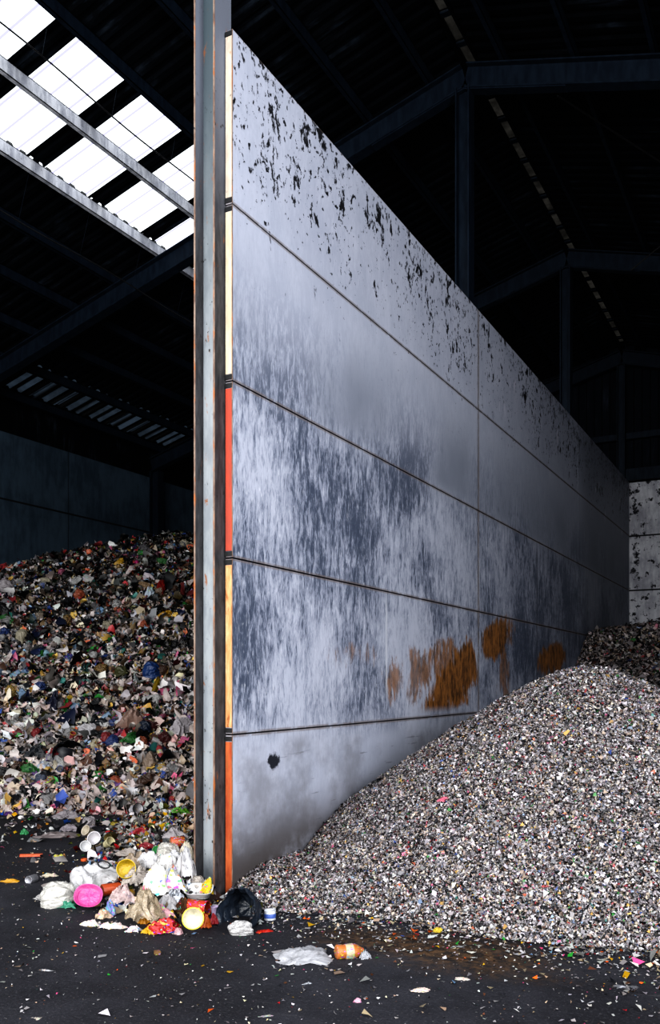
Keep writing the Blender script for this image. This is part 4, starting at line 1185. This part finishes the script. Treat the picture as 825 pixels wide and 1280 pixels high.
# --- the rest of the heap's larger pieces, each on its own
KINDS_ = (('plastic_bag', 'bag', 'bag', 'film', 'tied crumpled', 'plastic bag', (.22, .17, .13)), ('film_scrap', 'film', 'wad', 'film', 'crumpled', 'plastic film', (.26, .19, .10)),
          ('film_wrapper', 'wrapper', 'sheet', 'printed', 'printed', 'food wrapper', (.2, .14, .05)), ('plastic_bottle', 'bottle', 'bottle', 'rigid', 'squashed', 'plastic bottle', (.22, .08, .07)),
          ('drink_can', 'can', 'can', 'rigid', 'dented', 'drink can', (.13, .07, .07)), ('plastic_cup', 'cup', 'cup', 'rigid', 'tipped', 'plastic cup', (.09, .09, .11)),
          ('carton', 'carton', 'box', 'card', 'crushed', 'carton', (.16, .11, .07)), ('cloth_rag', 'rag', 'wad', 'cloth', 'rumpled', 'cloth rag', (.24, .18, .09)),
          ('food_tray', 'tray', 'tray', 'rigid', 'shallow', 'food tray', (.18, .13, .035)), ('clear_bag', 'bag', 'lump', 'clear', 'balled', 'film bag', (.2, .17, .13)))
KW = (.10, .27, .14, .09, .06, .06, .08, .06, .06, .08)
CW = dict(white=8, pale_grey=7, grey=5, beige=6, black=4, charcoal=4, brown=4, yellow=3, gold=2, orange=2, red=3, pink=2, blue=3, navy=2, light_blue=3, green=2, teal=1.5, olive=1.5, tan=3, maroon=2, cream=3, purple=1)
cn, cw = list(CW), np.array(list(CW.values())); cw = cw / cw.sum()
rr = np.random.default_rng(77)
used = set()
cnt = 0
while cnt < 215:
    x, y = rr.uniform(-12, 250), rr.uniform(672, 1012)
    if y < np.interp(x, [0, 40, 95, 150, 240], [745, 715, 692, 682, 675]): continue
    p, D = surf(x, y)
    if p.z < .12 or D > 16.5: continue
    k = rr.choice(len(KINDS_), p=KW); nm, cat, kd, mt, adj, noun, dims = KINDS_[k]
    colr = cn[rr.choice(len(cn), p=cw)]
    row = 'along the crest of' if y < np.interp(x, [0, 240], [775, 715]) else 'high on' if y < 790 else 'halfway up' if y < 880 else 'low on' if y < 955 else 'at the toe of'
    colw = 'at the left edge' if x < 55 else 'left of centre' if x < 120 else 'right of centre' if x < 185 else 'by the column'
    lb = '%s %s %s %s the waste heap, %s' % (adj, colr.replace('_', ' '), noun, row, colw)
    if lb in used: continue
    used.add(lb); cnt += 1
    n_ = normal_at(p.x, p.y)
    q = n_.to_track_quat('Z', 'Y') @ Euler((rr.uniform(-.5, .5), rr.uniform(-.5, .5), rr.uniform(0, 6.28))).to_quaternion()
    s = rr.uniform(.6, 1.15)
    shade = 1.0
    ob = thing(nm, lb, cat, kd, int(rr.integers(1, 5)), mt, colr, p + n_ * .015, tuple(d_ * s for d_ in dims), (0, 0, 0),
               'larger pieces on the waste heap', PARTS[kd](colr, ('white', 'blue', 'red', 'yellow')[cnt % 4]) if kd in PARTS else ())
    cc = ob.color[:3]; mu = sum(cc) / 3
    ob.color = tuple(.85 * (.72 * c_ + .28 * mu) for c_ in cc) + (1,)
    ob.rotation_euler = q.to_euler()

# ------------------------------------------------------------------ light, camera
w = bpy.data.worlds.new('overcast_sky'); bpy.context.scene.world = w
w.use_nodes = True
bg = w.node_tree.nodes['Background']
bg.inputs[0].default_value = (0.90, 0.95, 1.0, 1); bg.inputs[1].default_value = 0.8

L = bpy.data.lights.new('yard_fill', 'AREA'); L.shape = 'RECTANGLE'; L.size = 6; L.size_y = 5; L.energy = 880; L.color = (0.95, 0.97, 1.0)  # added lamp, brightens the partition from the right
lo = bpy.data.objects.new('yard_fill', L); C.objects.link(lo); lo.location = (8.0, -0.5, 4.9)
L2 = bpy.data.lights.new('front_fill', 'AREA'); L2.shape = 'RECTANGLE'; L2.size = 8; L2.size_y = 4; L2.energy = 640; L2.color = (1.0, 0.98, 0.95)  # added lamp, brightens the waste heap from the front
lo2 = bpy.data.objects.new('front_fill', L2); C.objects.link(lo2); lo2.location = (-3.0, -4.5, 3.6)
lo2.rotation_euler = (Vector((-6.5, 9, 1.6)) - Vector(lo2.location)).to_track_quat('-Z', 'Y').to_euler()
lo.rotation_euler = (Vector((-3.5, 8.5, 3.2)) - Vector(lo.location)).to_track_quat('-Z', 'Y').to_euler()

cam = bpy.data.cameras.new('camera'); co = bpy.data.objects.new('camera', cam); C.objects.link(co)
co.location = (0, 0, CAM_H); co.rotation_euler = (math.pi / 2, 0, math.radians(27.92))
cam.sensor_fit = 'VERTICAL'; cam.sensor_height = 36; cam.lens = 36 * FPX / 1280; cam.shift_y = (HZ - 640) / 1280
cam.clip_start = 0.05; cam.clip_end = 200
sc = bpy.context.scene
sc.camera = co
sc.view_settings.view_transform = 'Standard'
try: sc.view_settings.look = 'High Contrast'
except Exception: pass
sc.view_settings.exposure = 0.95
sc.cycles.use_denoising = True
